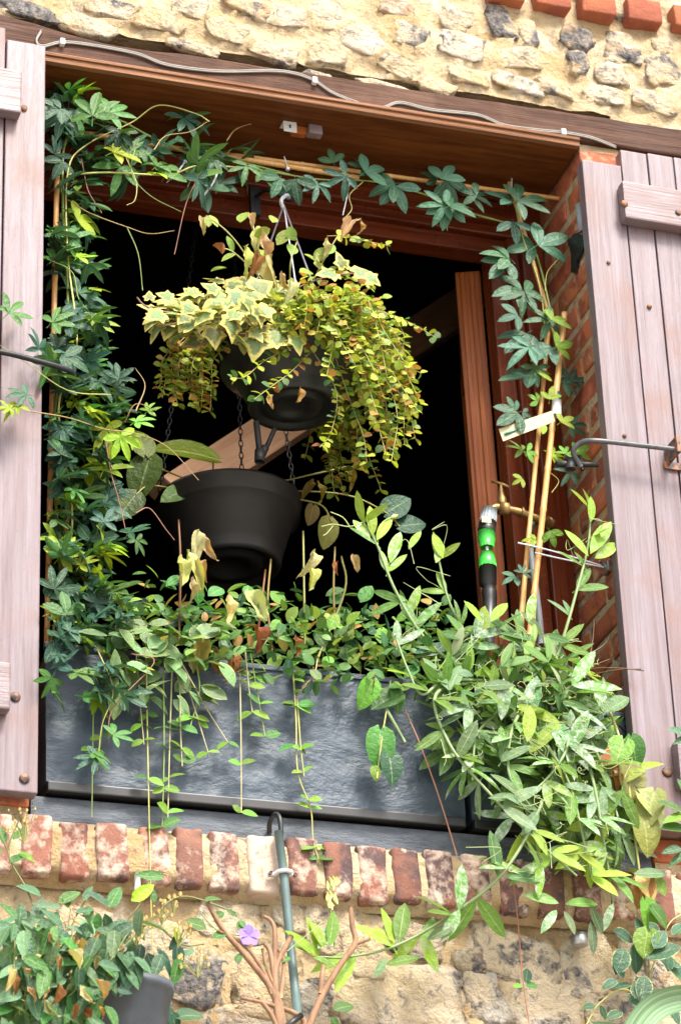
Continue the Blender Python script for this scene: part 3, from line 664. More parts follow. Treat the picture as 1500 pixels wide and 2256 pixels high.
cane('leaning bamboo cane reaching the top right corner of the window', (1118, 392, .17), (1222, 740, .15), .0055)
cane('thick bamboo cane in front of the brass tap, nearest the brick jamb', (1243, 690, .10), (1166, 1400, .10), .0075)
cane('thinner bamboo cane just left of the thick one by the tap', (1207, 730, .13), (1143, 1400, .13), .006)

# ------------------------------------------------------------------ passionflower climbing at the left and along the top
pv = thing('passionflower_vine', 'dense dark passionflower vine climbing beside the left shutter and under the lintel', 'vine', P(130, 1430, .08))
stem(pv, [(140, 1440, .09), (130, 1200, .07), (118, 950, .06), (150, 700, .05), (140, 450, .06), (150, 300, .08), (240, 260, .08), (330, 300, .09), (420, 340, .1), (520, 355, .11), (640, 385, .12)], (.004, .0022), GS, k=8)
stem(pv, [(110, 1430, .06), (160, 1150, .03), (130, 900, -.02), (170, 760, -.03), (150, 560, .02), (150, 380, .05), (190, 320, .06), (290, 270, .05), (350, 232, .04), (430, 250, .03), (462, 268, .02)], (.003, .0012), YS, k=8)
stem(pv, [(150, 385, .05), (240, 380, .05), (370, 385, .06), (440, 365, .08), (560, 372, .1)], .0024, YS)
nl = 0; PVM = MB()
dist = [  # y0, y1, x0, x1, number, Y0, Y1
 (190, 300, 110, 240, 13, .02, .12), (250, 400, 112, 220, 16, .04, .14), (260, 400, 220, 440, 20, .03, .13), (330, 420, 440, 560, 6, .06, .14),
 (400, 560, 112, 190, 16, .02, .14), (540, 720, 112, 200, 24, -.02, .12), (700, 860, 100, 215, 26, -.10, .08), (800, 960, 110, 265, 30, -.10, .05),
 (930, 1060, 112, 235, 24, -.06, .08), (1050, 1230, 115, 240, 30, -.03, .1), (1200, 1340, 105, 220, 26, -.06, .08), (1290, 1440, 100, 270, 30, -.1, .03), (1430, 1560, 110, 280, 12, -.12, -.06)]
for (y0, y1, x0, x1, n, Ya, Yb) in dist:
    for i in range(int(n*1.5)):
        x, y, Y = R(x0, x1), R(y0, y1), R(Ya, Yb)
        if x < 110 and Y > -.085: x = R(118, x1)
        f = (x-x0)/(x1-x0); ang = R(-70, 60) if f > .35 else R(-150, 120)
        if x < 135 and Y > -.08 and abs(ang) > 70: ang *= .4
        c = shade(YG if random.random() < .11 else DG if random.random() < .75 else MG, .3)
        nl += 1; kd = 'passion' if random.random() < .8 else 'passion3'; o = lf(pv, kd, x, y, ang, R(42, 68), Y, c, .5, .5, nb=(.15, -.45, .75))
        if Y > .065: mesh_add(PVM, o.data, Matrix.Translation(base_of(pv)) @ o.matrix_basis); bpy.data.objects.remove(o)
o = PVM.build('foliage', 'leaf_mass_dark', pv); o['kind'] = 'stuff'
for (x, y, a, L, c) in [(20, 690, 40, 55, MG), (85, 770, 100, 50, DG), (150, 850, 70, 55, DG), (60, 870, 190, 50, DG), (40, 895, 215, 45, YG), (25, 900, 170, 40, YG), (255, 830, 20, 48, DG), (262, 835, 95, 40, DG), (300, 930, 10, 45, LG), (290, 960, -40, 40, YG), (325, 905, 45, 30, LG), (265, 960, -60, 60, YG), (230, 1150, 60, 45, DG), (285, 1175, 30, 50, DG), (300, 1190, -50, 40, MG), (205, 255, 80, 70, MG), (240, 250, 35, 60, MG), (135, 240, 200, 60, DG), (140, 250, 260, 62, DG), (215, 1670, 210, 55, DG), (205, 1660, -20, 50, MG), (250, 1620, 20, 50, MG)]:
    lf(pv, 'passion', x, y, a, L, -.12 if x < 110 or y > 1500 else R(-.09, -.02), shade(c, .15), .2, .3)
for pts in ([(60, 905, -.1), (150, 920, -.1), (230, 945, -.1), (300, 955, -.1), (370, 985, -.1), (438, 1058, -.1)], [(232, 960, -.05), (245, 1040, -.05), (262, 1100, -.05), (280, 1180, -.06)], [(275, 930, -.05), (300, 890, -.05), (345, 905, -.06)],
            [(300, 320, .04), (290, 380, .03), (330, 430, .03), (400, 467, .03)], [(340, 330, .04), (365, 300, .04), (420, 290, .03), (462, 265, .03)], [(440, 385, .06), (410, 450, .06), (385, 560, .06)], [(275, 340, .05), (300, 400, .05), (298, 440, .04), (280, 452, .04)],
            [(500, 310, .06), (520, 285, .08), (560, 272, .1), (620, 272, .12)], [(150, 440, .06), (200, 470, .05), (280, 500, .05), (330, 515, .05), (385, 508, .06)], [(280, 500, .05), (305, 560, .05), (315, 640, .05)], [(105, 570, .0), (160, 600, 0), (175, 660, 0), (215, 700, 0), (238, 715, 0)],
            [(300, 905, -.06), (320, 850, -.06), (298, 810, -.06)], [(300, 1130, -.05), (330, 1120, -.05), (365, 1165, -.05), (385, 1190, -.05)], [(245, 870, -.1), (150, 860, -.11), (60, 800, -.12), (0, 760, -.12)], [(215, 1430, -.09), (250, 1520, -.1), (225, 1600, -.1), (215, 1700, -.1)], [(290, 1440, -.09), (340, 1460, -.1), (250, 1560, -.1), (240, 1640, -.1)], [(180, 350, .06), (195, 420, .05), (220, 460, .05), (225, 470, .04)]):
    stem(pv, pts, (.0016, .0008), random.choice((RED, YS, GS, (.45, .3, .12))), 'tendril', 6, 4)

# right-hand passionflower
pr_ = thing('passionflower_vine', 'sparse passionflower vine with broad leaves on the canes by the brick jamb', 'vine', P(1165, 1400, .1))
stem(pr_, [(1175, 1400, .1), (1190, 1150, .1), (1215, 950, .1), (1235, 800, .1), (1215, 700, .12), (1180, 560, .13), (1130, 500, .13), (1040, 470, .13), (940, 430, .13), (820, 400, .12), (700, 395, .11), (560, 372, .1)], (.0032, .002), GS, k=8)
stem(pr_, [(1150, 1400, .13), (1165, 1200, .13), (1180, 1000, .13), (1200, 800, .13), (1190, 640, .12), (1150, 520, .12), (1128, 420, .12)], .002, YS, k=8)
PR = (.05, .14, .085)
for (x, y, a, L, c) in [(545, 365, 250, 50, MG), (580, 375, -60, 52, MG), (618, 392, -110, 52, PR), (650, 395, -80, 58, DG), (700, 405, -100, 50, DG), (735, 358, 110, 42, PR), (762, 388, 200, 60, DG), (812, 372, 170, 58, PR), (805, 380, 20, 60, PR), (868, 405, 190, 62, PR), (872, 410, -70, 66, PR), (975, 395, 60, 52, PR), (985, 398, -65, 72, PR), (960, 400, 150, 48, DG), (985, 455, -95, 56, PR), (990, 455, 10, 72, PR), (980, 452, 175, 70, PR), (1035, 432, -20, 66, DG), (1050, 430, 150, 50, DG), (1125, 440, 165, 72, PR), (1140, 443, 12, 84, PR), (1130, 490, -85, 55, DG), (1185, 540, 25, 84, PR), (1175, 540, 190, 66, PR), (1120, 570, 165, 76, PR), (1115, 575, 230, 62, PR), (1150, 638, 190, 78, PR), (1155, 640, -12, 66, PR), (1155, 645, 250, 62, PR), (1140, 695, 190, 50, DG), (1210, 705, 180, 66, PR), (1215, 705, 18, 52, LG), (1160, 735, 225, 72, DG), (1165, 765, 215, 72, PR), (1215, 765, 215, 58, PR), (1225, 765, 25, 50, LG), (1170, 825, 190, 80, PR), (1185, 822, 10, 40, YG), (1240, 845, 330, 50, DG), (1180, 810, 280, 52, PR), (1255, 840, 60, 44, DG), (1135, 905, 130, 42, PR), (1140, 910, 215, 64, PR), (1150, 910, -20, 30, DG), (1185, 885, 150, 34, LG), (1210, 880, 80, 34, YG), (1255, 940, 10, 46, DG), (1200, 935, 190, 40, YG), (1235, 930, 30, 40, YG), (1150, 992, 165, 46, LG), (1160, 995, -10, 36, LG), (1215, 1005, 10, 40, YG), (1255, 1040, 230, 40, DG), (1245, 1000, 60, 36, LG), (1150, 1055, 200, 26, YG), (1210, 1170, -60, 44, LG), (1135, 1270, 200, 36, PR), (1150, 1262, 60, 30, DG), (1180, 1190, 170, 36, YG), (1270, 1000, 40, 40, LG)]:
    kd = 'passion' if random.random() < .3 else 'passion3'
    lf(pr_, kd, x, y, a, L*.86, R(.06, .12), shade(c, .15), .25, .28, nb=(-.1, -.85, .25))
for pts in ([(800, 400, .1), (770, 430, .1), (775, 460, .1), (760, 480, .1)], [(1000, 470, .1), (985, 490, .1), (985, 508, .1)], [(1200, 640, .1), (1205, 600, .1), (1230, 570, .08)], [(1210, 1040, .1), (1230, 1060, .1), (1215, 1085, .1)]):
    stem(pr_, pts, .001, YS, 'tendril', 6, 4)
# ties
def tie(label, pts, r=.0022, mat='tie_plastic', head=True):
    w = spline([P(*q) for q in pts], 5); t = thing('cable_tie', label, 'cable tie', w[0], 'plastic ties on the canes')
    m = MB(); m.tube(w, [r, r*.8], 5); m.build('strap', mat, t)
    if head: bm_obj('lock_head', chamfer_box(w[0]-Vector((.004, .004, .004)), w[0]+Vector((.004, .004, .004)), .001), mat, t)
tie('pale cable tie dangling below the cane, nearer the left shutter', [(408, 357, .09), (392, 378, .08), (368, 402, .08)])
tie('longer pale cable tie dangling below the two canes', [(484, 368, .1), (470, 402, .08), (446, 435, .08)], .0026)
tie('thin pale tie hanging straight down right of the basket hook', [(771, 394, .12), (765, 430, .12), (755, 474, .12)], .0016, head=False)
tie('short pale tie standing up at the middle of the lintel cane', [(634, 372, .12), (630, 356, .12), (626, 345, .12)], .0018)
tie('pale tie at the tip of the leaning cane by the right jamb', [(1126, 420, .15), (1127, 400, .15), (1126, 384, .15)], .002)
tie('upper of two pale cords tying the canes to the brick jamb', [(1140, 1196, .1), (1180, 1205, .09), (1230, 1218, .08), (1325, 1246, .04)], .0022, head=False)
tie('lower of two pale cords tying the canes to the brick jamb', [(1178, 1218, .09), (1240, 1232, .07), (1330, 1250, .04)], .0022, head=False)
tie('white twist of tie round the leaning cane below its tip', [(1146, 530, .135), (1152, 522, .125), (1162, 524, .128), (1158, 532, .135)], .002, head=False)
# plant tag and its clip
p = P(1158, 932, .06); tg = thing('plant_label', 'blank pale yellow plant label hanging on the cane near the tap', 'label', p)
A = [P(1098, 945, .07), P(1215, 905, .06), P(1222, 928, .06), P(1108, 972, .07)]
m = MB(); m.add(A+[q+Vector((0, .0016, 0)) for q in A], [(3, 2, 1, 0), (4, 5, 6, 7)]+[(i, (i+1) % 4, (i+1) % 4+4, i+4) for i in range(4)], smooth=False); m.build('card', 'cream_card', tg)
m = MB(); w = spline([P(1108, 957, .0655), P(1130, 950, .0655), P(1148, 944, .064)], 4); m.tube(w, [.0008, .003, .0035, .003, .002, .002, .0015, .001, .0005][:len(w)], 4); m.build('print', 'green_wire', tg)
m = MB(); m.tube([P(1226, 884, .09), P(1225, 916, .09)], .0115, 10); m.build('clip', 'white_plastic', tg)
m = MB(); m.tube([P(1228, 866, .1), P(1227, 884, .1)], .009, 8); m.build('clip_ring', 'green_wire', tg)

# ------------------------------------------------------------------ brass tap with hose couplings
ty = .17
tp = thing('garden_tap', 'weathered brass tap with cross handle by the right of the window', 'tap', P(1190, 1140, ty))
m = MB(); m.tube(spline([P(1215, 1152, .24), P(1190, 1146, ty), P(1150, 1130, ty), P(1115, 1122, ty), P(1090, 1118, ty), P(1078, 1130, ty)], 5), .0095, 10); m.tube([P(1150, 1129, ty), P(1146, 1128, ty)], .0135, 8); m.tube([P(1118, 1122, ty), P(1098, 1119, ty)], .0165, 10); m.tube([P(1186, 1145, ty), P(1208, 1152, ty+.03)], .014, 8); m.build('body', 'brass', tp)
m = MB(); m.tube([P(1106, 1122, ty), P(1105, 1100, ty), P(1104, 1092, ty), P(1103, 1075, ty), P(1103, 1064, ty)], [.013, .011, .008, .005, .0035], 8); m.build('bonnet', 'brass', tp)
m = MB(); m.tube([P(1082, 1060, ty), P(1104, 1066, ty), P(1120, 1073, ty)], .0035, 6); m.build('handle', 'brass', tp)
hc = thing('hose_connector', 'black and bright green hose coupling hanging below the tap', 'hose connector', P(1072, 1345, ty))
def seg(nm, pts, mat, ribs=0):
    m = MB(); m.tube([P(x, y, ty) for x, y, r in pts], [r for x, y, r in pts], 16); o = m.build(nm, mat, hc)
    if ribs:
        a, b = P(pts[0][0], pts[0][1], ty), P(pts[-1][0], pts[-1][1], ty); m = MB()
        for k in range(ribs):
            q = 2*pi*k/ribs; e = Vector((cos(q), sin(q), 0)); m.tube([a+e*pts[0][2], b+e*pts[-1][2]], .0016, 4)
        m.build('grip_rib', mat, o); 
seg('tap_adapter', [(1078, 1122, .0165), (1074, 1150, .019)], 'grey_plastic', 16)
seg('collar', [(1074, 1150, .0195), (1072, 1163, .021), (1071, 1172, .0205)], 'black_plastic')
m = MB(); a, b = P(1070, 1139, ty-.02), P(1068, 1150, ty-.0215); m.box((a.x-.011, a.y-.0006, b.z), (a.x+.012, a.y+.002, a.z+.001)); m.build('sticker', 'cream_card', hc)
seg('grip_ring', [(1071, 1172, .019), (1071, 1190, .021), (1072, 1206, .015)], 'green_plastic', 14)
seg('link', [(1072, 1206, .006), (1072, 1220, .006)], 'steel')
seg('grip_ring', [(1072, 1219, .015), (1072, 1234, .020), (1074, 1250, .0195)], 'green_plastic', 14)
seg('collar', [(1074, 1250, .020), (1074, 1288, .020), (1076, 1292, .015), (1077, 1305, .018), (1078, 1320, .017), (1076, 1420, .013)], 'black_plastic')
# water pipe beside the cane, wall hook for the cords, black cables
o = thing('water_pipe', 'thin grey pipe rising behind the bamboo canes below the tap', 'pipe', P(1195, 1400, .2)); m = MB(); m.tube(spline([P(1192, 1420, .2), P(1186, 1350, .2), P(1170, 1230, .2), P(1166, 1165, .2), P(1185, 1148, .2)], 5), .008, 8); m.build('tube', 'grey_plastic', o)
o = thing('wall_hook', 'small grey metal hook on the brick jamb holding two cords', 'hook', P(1335, 1250, .03)); A = PX(1336, 1252, JX-.006)
bm_obj('plate', chamfer_box(A-Vector((.006, .016, .014)), A+Vector((.006, .016, .014)), .004), 'steel', o)
m = MB(); m.tube([A+Vector((0, 0, .0)), A+Vector((-.02, -.01, .012))], .004, 6); m.build('pin', 'steel', o)
for lab, pts in (('short black cable looping out of the brick jamb above the cord hook', [(1342, 1226, .05), (1356, 1215, .03), (1374, 1214, -.01)]), ('upper black cable running behind the right shutter low down', [(1262, 1540, .03), (1290, 1532, .0), (1340, 1545, -.01), (1412, 1572, -.015)]), ('lower black cable sagging behind the right shutter near the pea plant', [(1262, 1540, .03), (1310, 1560, 0), (1360, 1595, -.01), (1418, 1640, -.015)])):
    w = spline([P(*q) for q in pts], 6); m = MB(); m.tube(w, .0045, 7); tag(m.build('black_cable', 'black_plastic'), lab, 'cable', 'black cables on the jamb')

# ------------------------------------------------------------------ hanging pots
def hang_pot(label, c, rt, rb, h, mat):
    t = thing('hanging_pot', label, 'hanging pot', (c.x, c.y, c.z-h))
    T = Matrix.Translation(c)
    m = MB(); m.lathe([(.0001, -h+.012), (rb*.35, -h+.012), (rb*.38, -h+.002), (rb*.62, -h+.002), (rb*.66, -h+.012), (rb*.8, -h+.010), (rb*.84, -h), (rb*.97, -h), (rb, -h+.008), (rb*1.01, -h+.03), (rb*1.045, -h+.034), (rb+(rt-rb)*.55, -h*.38), (rt*.985, -.045), (rt*1.0, -.042), (rt*1.005, -.012), (rt*1.03, -.008), (rt*1.03, 0), (rt*.97, 0), (rt*.93, -.03), (rb*.9, -h+.03), (.0001, -h+.03)], 48, T); m.build('pot', mat, t)
    m = MB(); m.lathe([(.0001, -.022), (rt*.6, -.018), (rt*.945, -.024)], 32, T); m.build('soil', 'soil', t)
    return t
c1 = P(640, 778, .13); hp = hang_pot('black hanging pot overflowing with variegated ivy below the lintel', c1, .165, .104, .150, 'black_plastic')
hook = P(627, 432, .2); ring = P(625, 452, .13)
for a in (0, 120, 240):
    q = c1 + Vector((cos(radians(a+20))*.165, sin(radians(a+20))*.165, -.002)); m = MB(); m.tube([ring, ring.lerp(q, .5), q], .0022, 5); m.build('hanger_cord', 'string', hp)
m = MB(); m.tube(spline([ring+Vector((0, 0, -.012)), ring+Vector((-.006, 0, .008)), ring+Vector((.004, .01, .03)), ring+Vector((.018, .02, .045)), ring+Vector((.028, .04, .05))], 5), .005, 8); m.build('hanger_hook', 'tie_plastic', hp)
b0 = c1+Vector((-.028, 0, -.148))
m = MB(); m.tube([P(565, 930, .1), P(570, 975, .1), P(573, 1005, .1)], .0075, 8); m.tube([P(605, 945, .1), P(592, 975, .1), P(580, 1000, .1)], .0055, 8); m.tube([P(573, 992, .1), P(572, 1018, .1)], .012, 10); m.tube([P(585, 985, .1), P(577, 1002, .1)], .009, 8); m.build('drip_tube', 'black_iron', hp)
hb = thing('iron_hook', 'black iron wall bracket on the window head carrying the hanging pot', 'hook', P(560, 440, .24))
m = MB(); A = P(560, 440, .247); m.box((A.x-.012, .236, A.z-.05), (A.x+.012, .251, A.z+.03)); m.build('plate', 'black_iron', hb)
m = MB(); m.tube(spline([A+Vector((0, -.012, 0)), (A+ring)/2+Vector((0, 0, .035)), ring+Vector((.028, .04, .045)), ring+Vector((.03, .03, .06))], 6), .005, 6); m.build('arm', 'black_iron', hb)
c2 = P(503, 1112, .50); lp = hang_pot('large dark grey hanging pot inside the room below the ivy pot', c2, .170, .120, .172, 'pot_plastic')
def chain(root, a, b, mat='black_iron'):
    d = b-a; n = int(d.length/.016); m = MB()
    for i in range(n):
        p = a+d*((i+.5)/n); ax = Vector((1, 0, 0)) if i % 2 else Vector((0, 1, 0)); u = d.normalized()
        w = [p+u*(.0105*cos(q))+ax*(.005*sin(q)) for q in [2*pi*k/8 for k in range(9)]]
        m.tube(w, .0016, 4, False)
    m.build('chain', mat, root)
topc = Vector((c2.x+.05, .52, 6.70))
for a in (60, 178, -4): chain(lp, c2+Vector((cos(radians(a))*.168, sin(radians(a))*.168, 0)), topc)
pt = thing('pothos_plant', 'houseplant with heart shaped leaves growing in the lower dark pot', 'plant', c2-Vector((0, 0, .03)))
for (x, y, a, L, kd, c) in [(470, 1010, 165, 140, 'pothos', (.085, .11, .006)), (330, 1010, 250, 90, 'pothos', (.07, .13, .03)), (320, 1000, 100, 70, 'pothos', (.12, .17, .03)), (700, 1060, -70, 50, 'dry', (.34, .28, .06)), (690, 1060, -120, 44, 'dry', (.36, .30, .08)), (765, 1030, -80, 52, 'dry', (.32, .27, .06)), (770, 1030, -15, 44, 'dry', (.32, .27, .06)), (690, 1115, -100, 40, 'pothos', (.25, .2, .05)), (725, 1145, -95, 60, 'pothos', (.22, .2, .05)), (410, 1080, 200, 60, 'pothos', (.08, .14, .03)), (300, 1090, 230, 70, 'pothos', (.06, .11, .03)), (850, 1130, 30, 60, 'pothos', (.03, .10, .06)), (880, 1160, 10, 60, 'pothos', (.03, .09, .055))]:
    lf(pt, kd, x, y, a, L, .42, c, .2, .25)
for pts in ([(560, 1060, .45), (620, 1060, .43), (690, 1045, .42), (765, 1028, .42)], [(560, 1080, .45), (660, 1100, .42), (710, 1115, .42), (730, 1150, .42)], [(470, 1040, .45), (470, 1010, .42)], [(420, 1060, .45), (350, 1030, .42), (330, 1010, .42)], [(600, 1080, .45), (760, 1090, .43), (850, 1130, .42), (880, 1160, .42)], [(440, 1070, .45), (410, 1080, .42)], [(400, 1080, .45), (330, 1070, .43), (300, 1090, .42)]):
    stem(pt, pts, .0022, (.35, .33, .08))

# ivy in the upper pot
IV = (.18, .25, .11)
iv = thing('variegated_ivy', 'cream edged ivy spilling over the left side of the hanging pot', 'ivy', c1)
for k in range(125):
    q, rr = R(0, 2*pi), math.sqrt(R(0, 1)); x, y = 510+175*rr*cos(q), 680+78*rr*sin(q)+.06*(510-x if False else 0)
    if x < 420: y = 700+(y-690)*.6
    ang = R(150, 260) if x < 500 else R(200, 340)
    lf(iv, 'ivy', x, y, ang, R(32, 58), -.10*(1-rr*rr)*(1 if y > 640 else .2)+R(-.01, .06), shade(IV, .25), .3, .35, nb=(0, -.6, .55))
for (x, y, a, L) in [(530, 660, -60, 66), (500, 655, 200, 60), (560, 640, 30, 56), (590, 730, -20, 78), (570, 735, -100, 60), (780, 600, 10, 46), (760, 590, 120, 44), (810, 605, -40, 40), (740, 600, 190, 50), (440, 690, -90, 46), (420, 700, -130, 44), (360, 690, 200, 46), (380, 655, 160, 40), (330, 660, 90, 24), (470, 720, -80, 50), (650, 740, -70, 46), (480, 640, 150, 44)]:
    lf(iv, 'ivy', x, y, a, L, -.06, shade(IV, .12), .15, .2)
for pts in ([(480, 680, -.02), (420, 690, -.05), (350, 685, -.05), (318, 672, -.05), (302, 655, -.05)], [(560, 650, -.02), (470, 700, -.05), (400, 710, -.06), (350, 720, -.05)], [(600, 720, -.06), (540, 735, -.06), (480, 725, -.06)], [(640, 640, .0), (720, 610, -.02), (800, 600, -.02)], [(500, 735, -.02), (420, 765, .0), (370, 755, .02)]):
    stem(iv, pts, .002, (.28, .13, .08))
# trailing small-leaved plant in the upper pot
JN = (.36, .42, .05)
jn = thing('trailing_plant', 'yellow green small leaved plant cascading from the right of the hanging pot', 'trailing plant', c1+Vector((.03, 0, 0)))
mass = MB(); cnt = 0; SMB = MB()
strands = []
for k in range(96):
    a = radians(R(-160, 60)); r0 = R(.03, .15)
    s0 = c1 + Vector((cos(a)*r0, sin(a)*r0, .03+R(0, .05))); out = R(.17, .235) if cos(a) > .2 else R(.168, .20)
    Ln = R(.06, .30)*(1.0 if cos(a) > .1 else .4 if cos(a) > -.45 else .15); e = c1+Vector((cos(a)*out, sin(a)*out, R(.0, .05)))
    q = e+Vector((cos(a)*.03+R(-.02, .02), sin(a)*.03, -Ln*.5)); z = q+Vector((R(-.02, .05), R(-.02, .02), -Ln*.5))
    strands.append([s0, e, q, z])
for pts in ([(760, 680), (850, 690), (910, 715), (962, 745)], [(780, 720), (840, 770), (890, 800), (926, 822)], [(790, 720), (850, 800), (890, 860), (920, 905)], [(780, 740), (850, 840), (875, 920), (862, 1015)], [(760, 760), (800, 850), (830, 930), (850, 1000)], [(730, 760), (770, 880), (800, 960), (808, 1018)], [(660, 760), (590, 790), (540, 830), (508, 832)], [(690, 770), (640, 820), (600, 850), (560, 880)], [(680, 760), (740, 860), (730, 950), (705, 985)], [(720, 520), (760, 520), (800, 530), (860, 542)]):
    strands.append([P(x, y, -.02-.04*i/3) for i, (x, y) in enumerate(pts)])
for a in range(14):
    x = R(360, 480); strands.append([P(x+50, 740, .1), P(x, 790, .08), P(x-5, 840, .08), P(x+R(-15, 25), R(850, 920), .08)])
lv = []
for si, st4 in enumerate(strands):
    w = spline(st4, 8); SMB.tube(w, .0011, 4, False)
    acc = 0
    left = len(strands)-14 <= si
    for i in range(3, len(w)):
        acc += (w[i]-w[i-1]).length
        if acc > .0125:
            acc = 0; d = (w[i]-w[i-1]).normalized()
            for sgn in (1, -1):
                o = d.cross(nrm(.8)).normalized()*sgn; cc = shade(JN, .3)
                if random.random() < (.5 if left else .10): cc = shade(BR, .3)
                elif random.random() < .35: cc = shade((.09, .19, .06), .3)
                lv.append((w[i], d*.35+o, R(.015, .025), cc, si))
for k in range(330):
    q, rr = R(0, 2*pi), math.sqrt(R(0, 1)); x, y = 735+120*rr*cos(q), 690+95*rr*sin(q)
    lv.append((P(x, y, -.10*(1-rr*rr)+R(-.01, .05)), Vector((R(-1, 1), R(-.6, .2), R(-.8, .6))), R(.017, .028), shade(JN if random.random() < .6 else (.10, .21, .07), .3), 0))
lv.sort(key=lambda q: (-(q[4] >= 96 and q[4] < 106), q[0].y))
for i, (p, d, s, c, si) in enumerate(lv):
    fr = frame(p, d, nrm(.6, (0, -.5, .7)), s)
    if i < 290: put('leaf', random.choice(LM['round']), jn, fr, c)
    else: mesh_add(mass, random.choice(LM['round']), fr)
o = mass.build('foliage', 'leaf_mass', jn); o['kind'] = 'stuff'
SMB.build('stem', 'stem', jn, (.42, .36, .12))
for (x, y, a, L, c) in [(445, 480, -85, 40, PALE), (550, 470, -80, 40, TAN), (580, 510, -75, 90, TAN), (575, 500, -100, 60, PALE), (600, 560, -85, 80, PALE), (540, 540, -80, 70, (.35, .38, .1)), (570, 560, -110, 60, BR), (720, 525, -95, 60, PALE), (775, 485, -120, 60, TAN), (795, 485, -85, 40, BR), (700, 560, -90, 50, (.4, .42, .14)), (690, 640, -95, 80, BR), (700, 690, -80, 70, TAN), (680, 720, -100, 60, BR), (660, 700, -85, 50, TAN), (510, 640, -60, 44, BR), (640, 620, -100, 60, PALE), (490, 560, 120, 40, BR), (620, 600, -70, 60, TAN), (720, 700, -80, 60, BR), (660, 850, -95, 40, BR), (600, 870, -95, 34, TAN)]:
    lf(jn, 'dry', x, y, a, L*.85, R(-.07, 0), shade(c, .15), .3, .6)
for (x, y, a, L) in [(480, 500, 130, 40), (500, 520, -60, 46), (530, 490, 60, 44), (560, 520, 20, 44), (610, 540, 40, 50), (640, 560, 70, 44), (650, 530, 120, 44), (670, 560, -30, 46), (690, 570, 20, 46), (520, 560, 200, 40), (600, 490, 70, 36), (660, 600, 10, 46), (500, 590, 190, 44), (720, 560, 60, 40), (740, 580, 0, 40), (460, 500, 100, 30), (540, 600, -40, 50), (580, 580, 100, 50), (770, 530, 10, 30), (620, 620, 190, 40)]:
    lf(jn, 'oval', x, y, a, L*.8, R(-.05, .05), shade((.24, .36, .06), .25), .4, .6)
for pts in ([(600, 660, .05), (540, 560, .0), (500, 510, -.02), (455, 475, -.02)], [(620, 660, .05), (570, 550, .0), (555, 480, 0)], [(680, 640, .05), (720, 560, 0), (760, 500, 0), (795, 482, 0)], [(640, 650, .05), (640, 580, 0), (655, 530, 0)], [(600, 640, .05), (520, 560, 0), (480, 545, 0)]):
    stem(jn, pts, .0018, (.4, .38, .12))

# ------------------------------------------------------------------ plants in the long window box
vn = thing('periwinkle_plant', 'mixed green trailing foliage filling the long window box', 'plant', (.5, .08, 4.51))
for k in range(285):
    x = R(235, 1010); y = R(1335, 1490)+(.08*(x-500)); Y = R(-.05, .13)
    if k % 3 == 0: y -= R(20, 70); Y = R(.02, .15)
    if y > 1455+.1*(x-300): Y = R(-.07, -.03)
    c = shade(random.choice((MG, MG, LG, DG, (.14, .24, .10))), .3); lf(vn, 'oval', x, y, R(-60, 240), R(26, 46), Y, c, .5, .5, nb=(0, -.55, .65))
vm = MB()
for k in range(640):
    x = R(225, 1020); y = R(1340, 1490)+(.09*(x-500)); Y = R(-.085, .08)
    if k % 3 == 0: y -= R(10, 60); Y = R(.02, .16)
    p = P(x, y, Y); mesh_add(vm, random.choice(LM['oval']), frame(p, Vector((R(-1, 1), R(-.8, .5), R(-.5, .8))), nrm(.6, (0, -.5, .7)), R(.022, .038)))
o = vm.build('foliage', 'leaf_mass_green', vn); o['kind'] = 'stuff'
vc = thing('variegated_creeper', 'creeper with grey green cream edged leaves and long runners over the left window box', 'creeper', (.3, .05, 4.51))
for k in range(60):
    x = R(235, 490); y = R(1370, 1545); lf(vc, 'edged', x, y, R(-80, 200), R(42, 66), R(-.10, -.04), shade((.15, .25, .11), .2), .3, .4, nb=(0, -.6, .6))
for (x, y, a, L, c) in [(435, 1165, -90, 70, PALE), (430, 1230, -80, 80, (.45, .46, .16)), (445, 1180, -60, 60, TAN), (415, 1210, -100, 60, PALE), (425, 1270, -85, 60, PALE), (400, 1230, -95, 80, (.40, .42, .15)), (440, 1235, -75, 50, TAN), (540, 1300, -60, 90, (.42, .48, .2)), (505, 1310, -100, 70, PALE), (690, 1215, -110, 56, PALE), (680, 1250, -80, 50, (.45, .45, .15)), (775, 1220, -70, 44, TAN), (500, 1440, -85, 62, BR), (480, 1430, -100, 56, BR), (515, 1440, -75, 44, BR), (430, 1420, -90, 60, PALE), (450, 1400, -95, 80, (.45, .42, .14)), (560, 1380, -70, 60, BR), (650, 1400, -90, 50, BR), (740, 1240, -90, 30, BR), (820, 1490, -95, 50, BR)]:
    lf(vn, 'dry', x, y, a, L, R(-.09, -.02), shade(c, .12), .3, .5)
for pts in ([(395, 1420, .03), (398, 1240, .0), (394, 1145, -.01)], [(672, 1440, .05), (670, 1300, .02), (668, 1170, .01)], [(600, 1440, .05), (590, 1330, .02), (597, 1232, .01)], [(560, 1450, .05), (570, 1380, .02), (585, 1255, .01)], [(740, 1440, .05), (735, 1300, .02), (738, 1205, .01)], [(700, 1450, .05), (760, 1300, .02), (752, 1225, 0)]):
    stem(vn, pts, (.003, .0022), random.choice(((.34, .24, .08), (.30, .14, .07), (.4, .38, .12))), 'stalk')
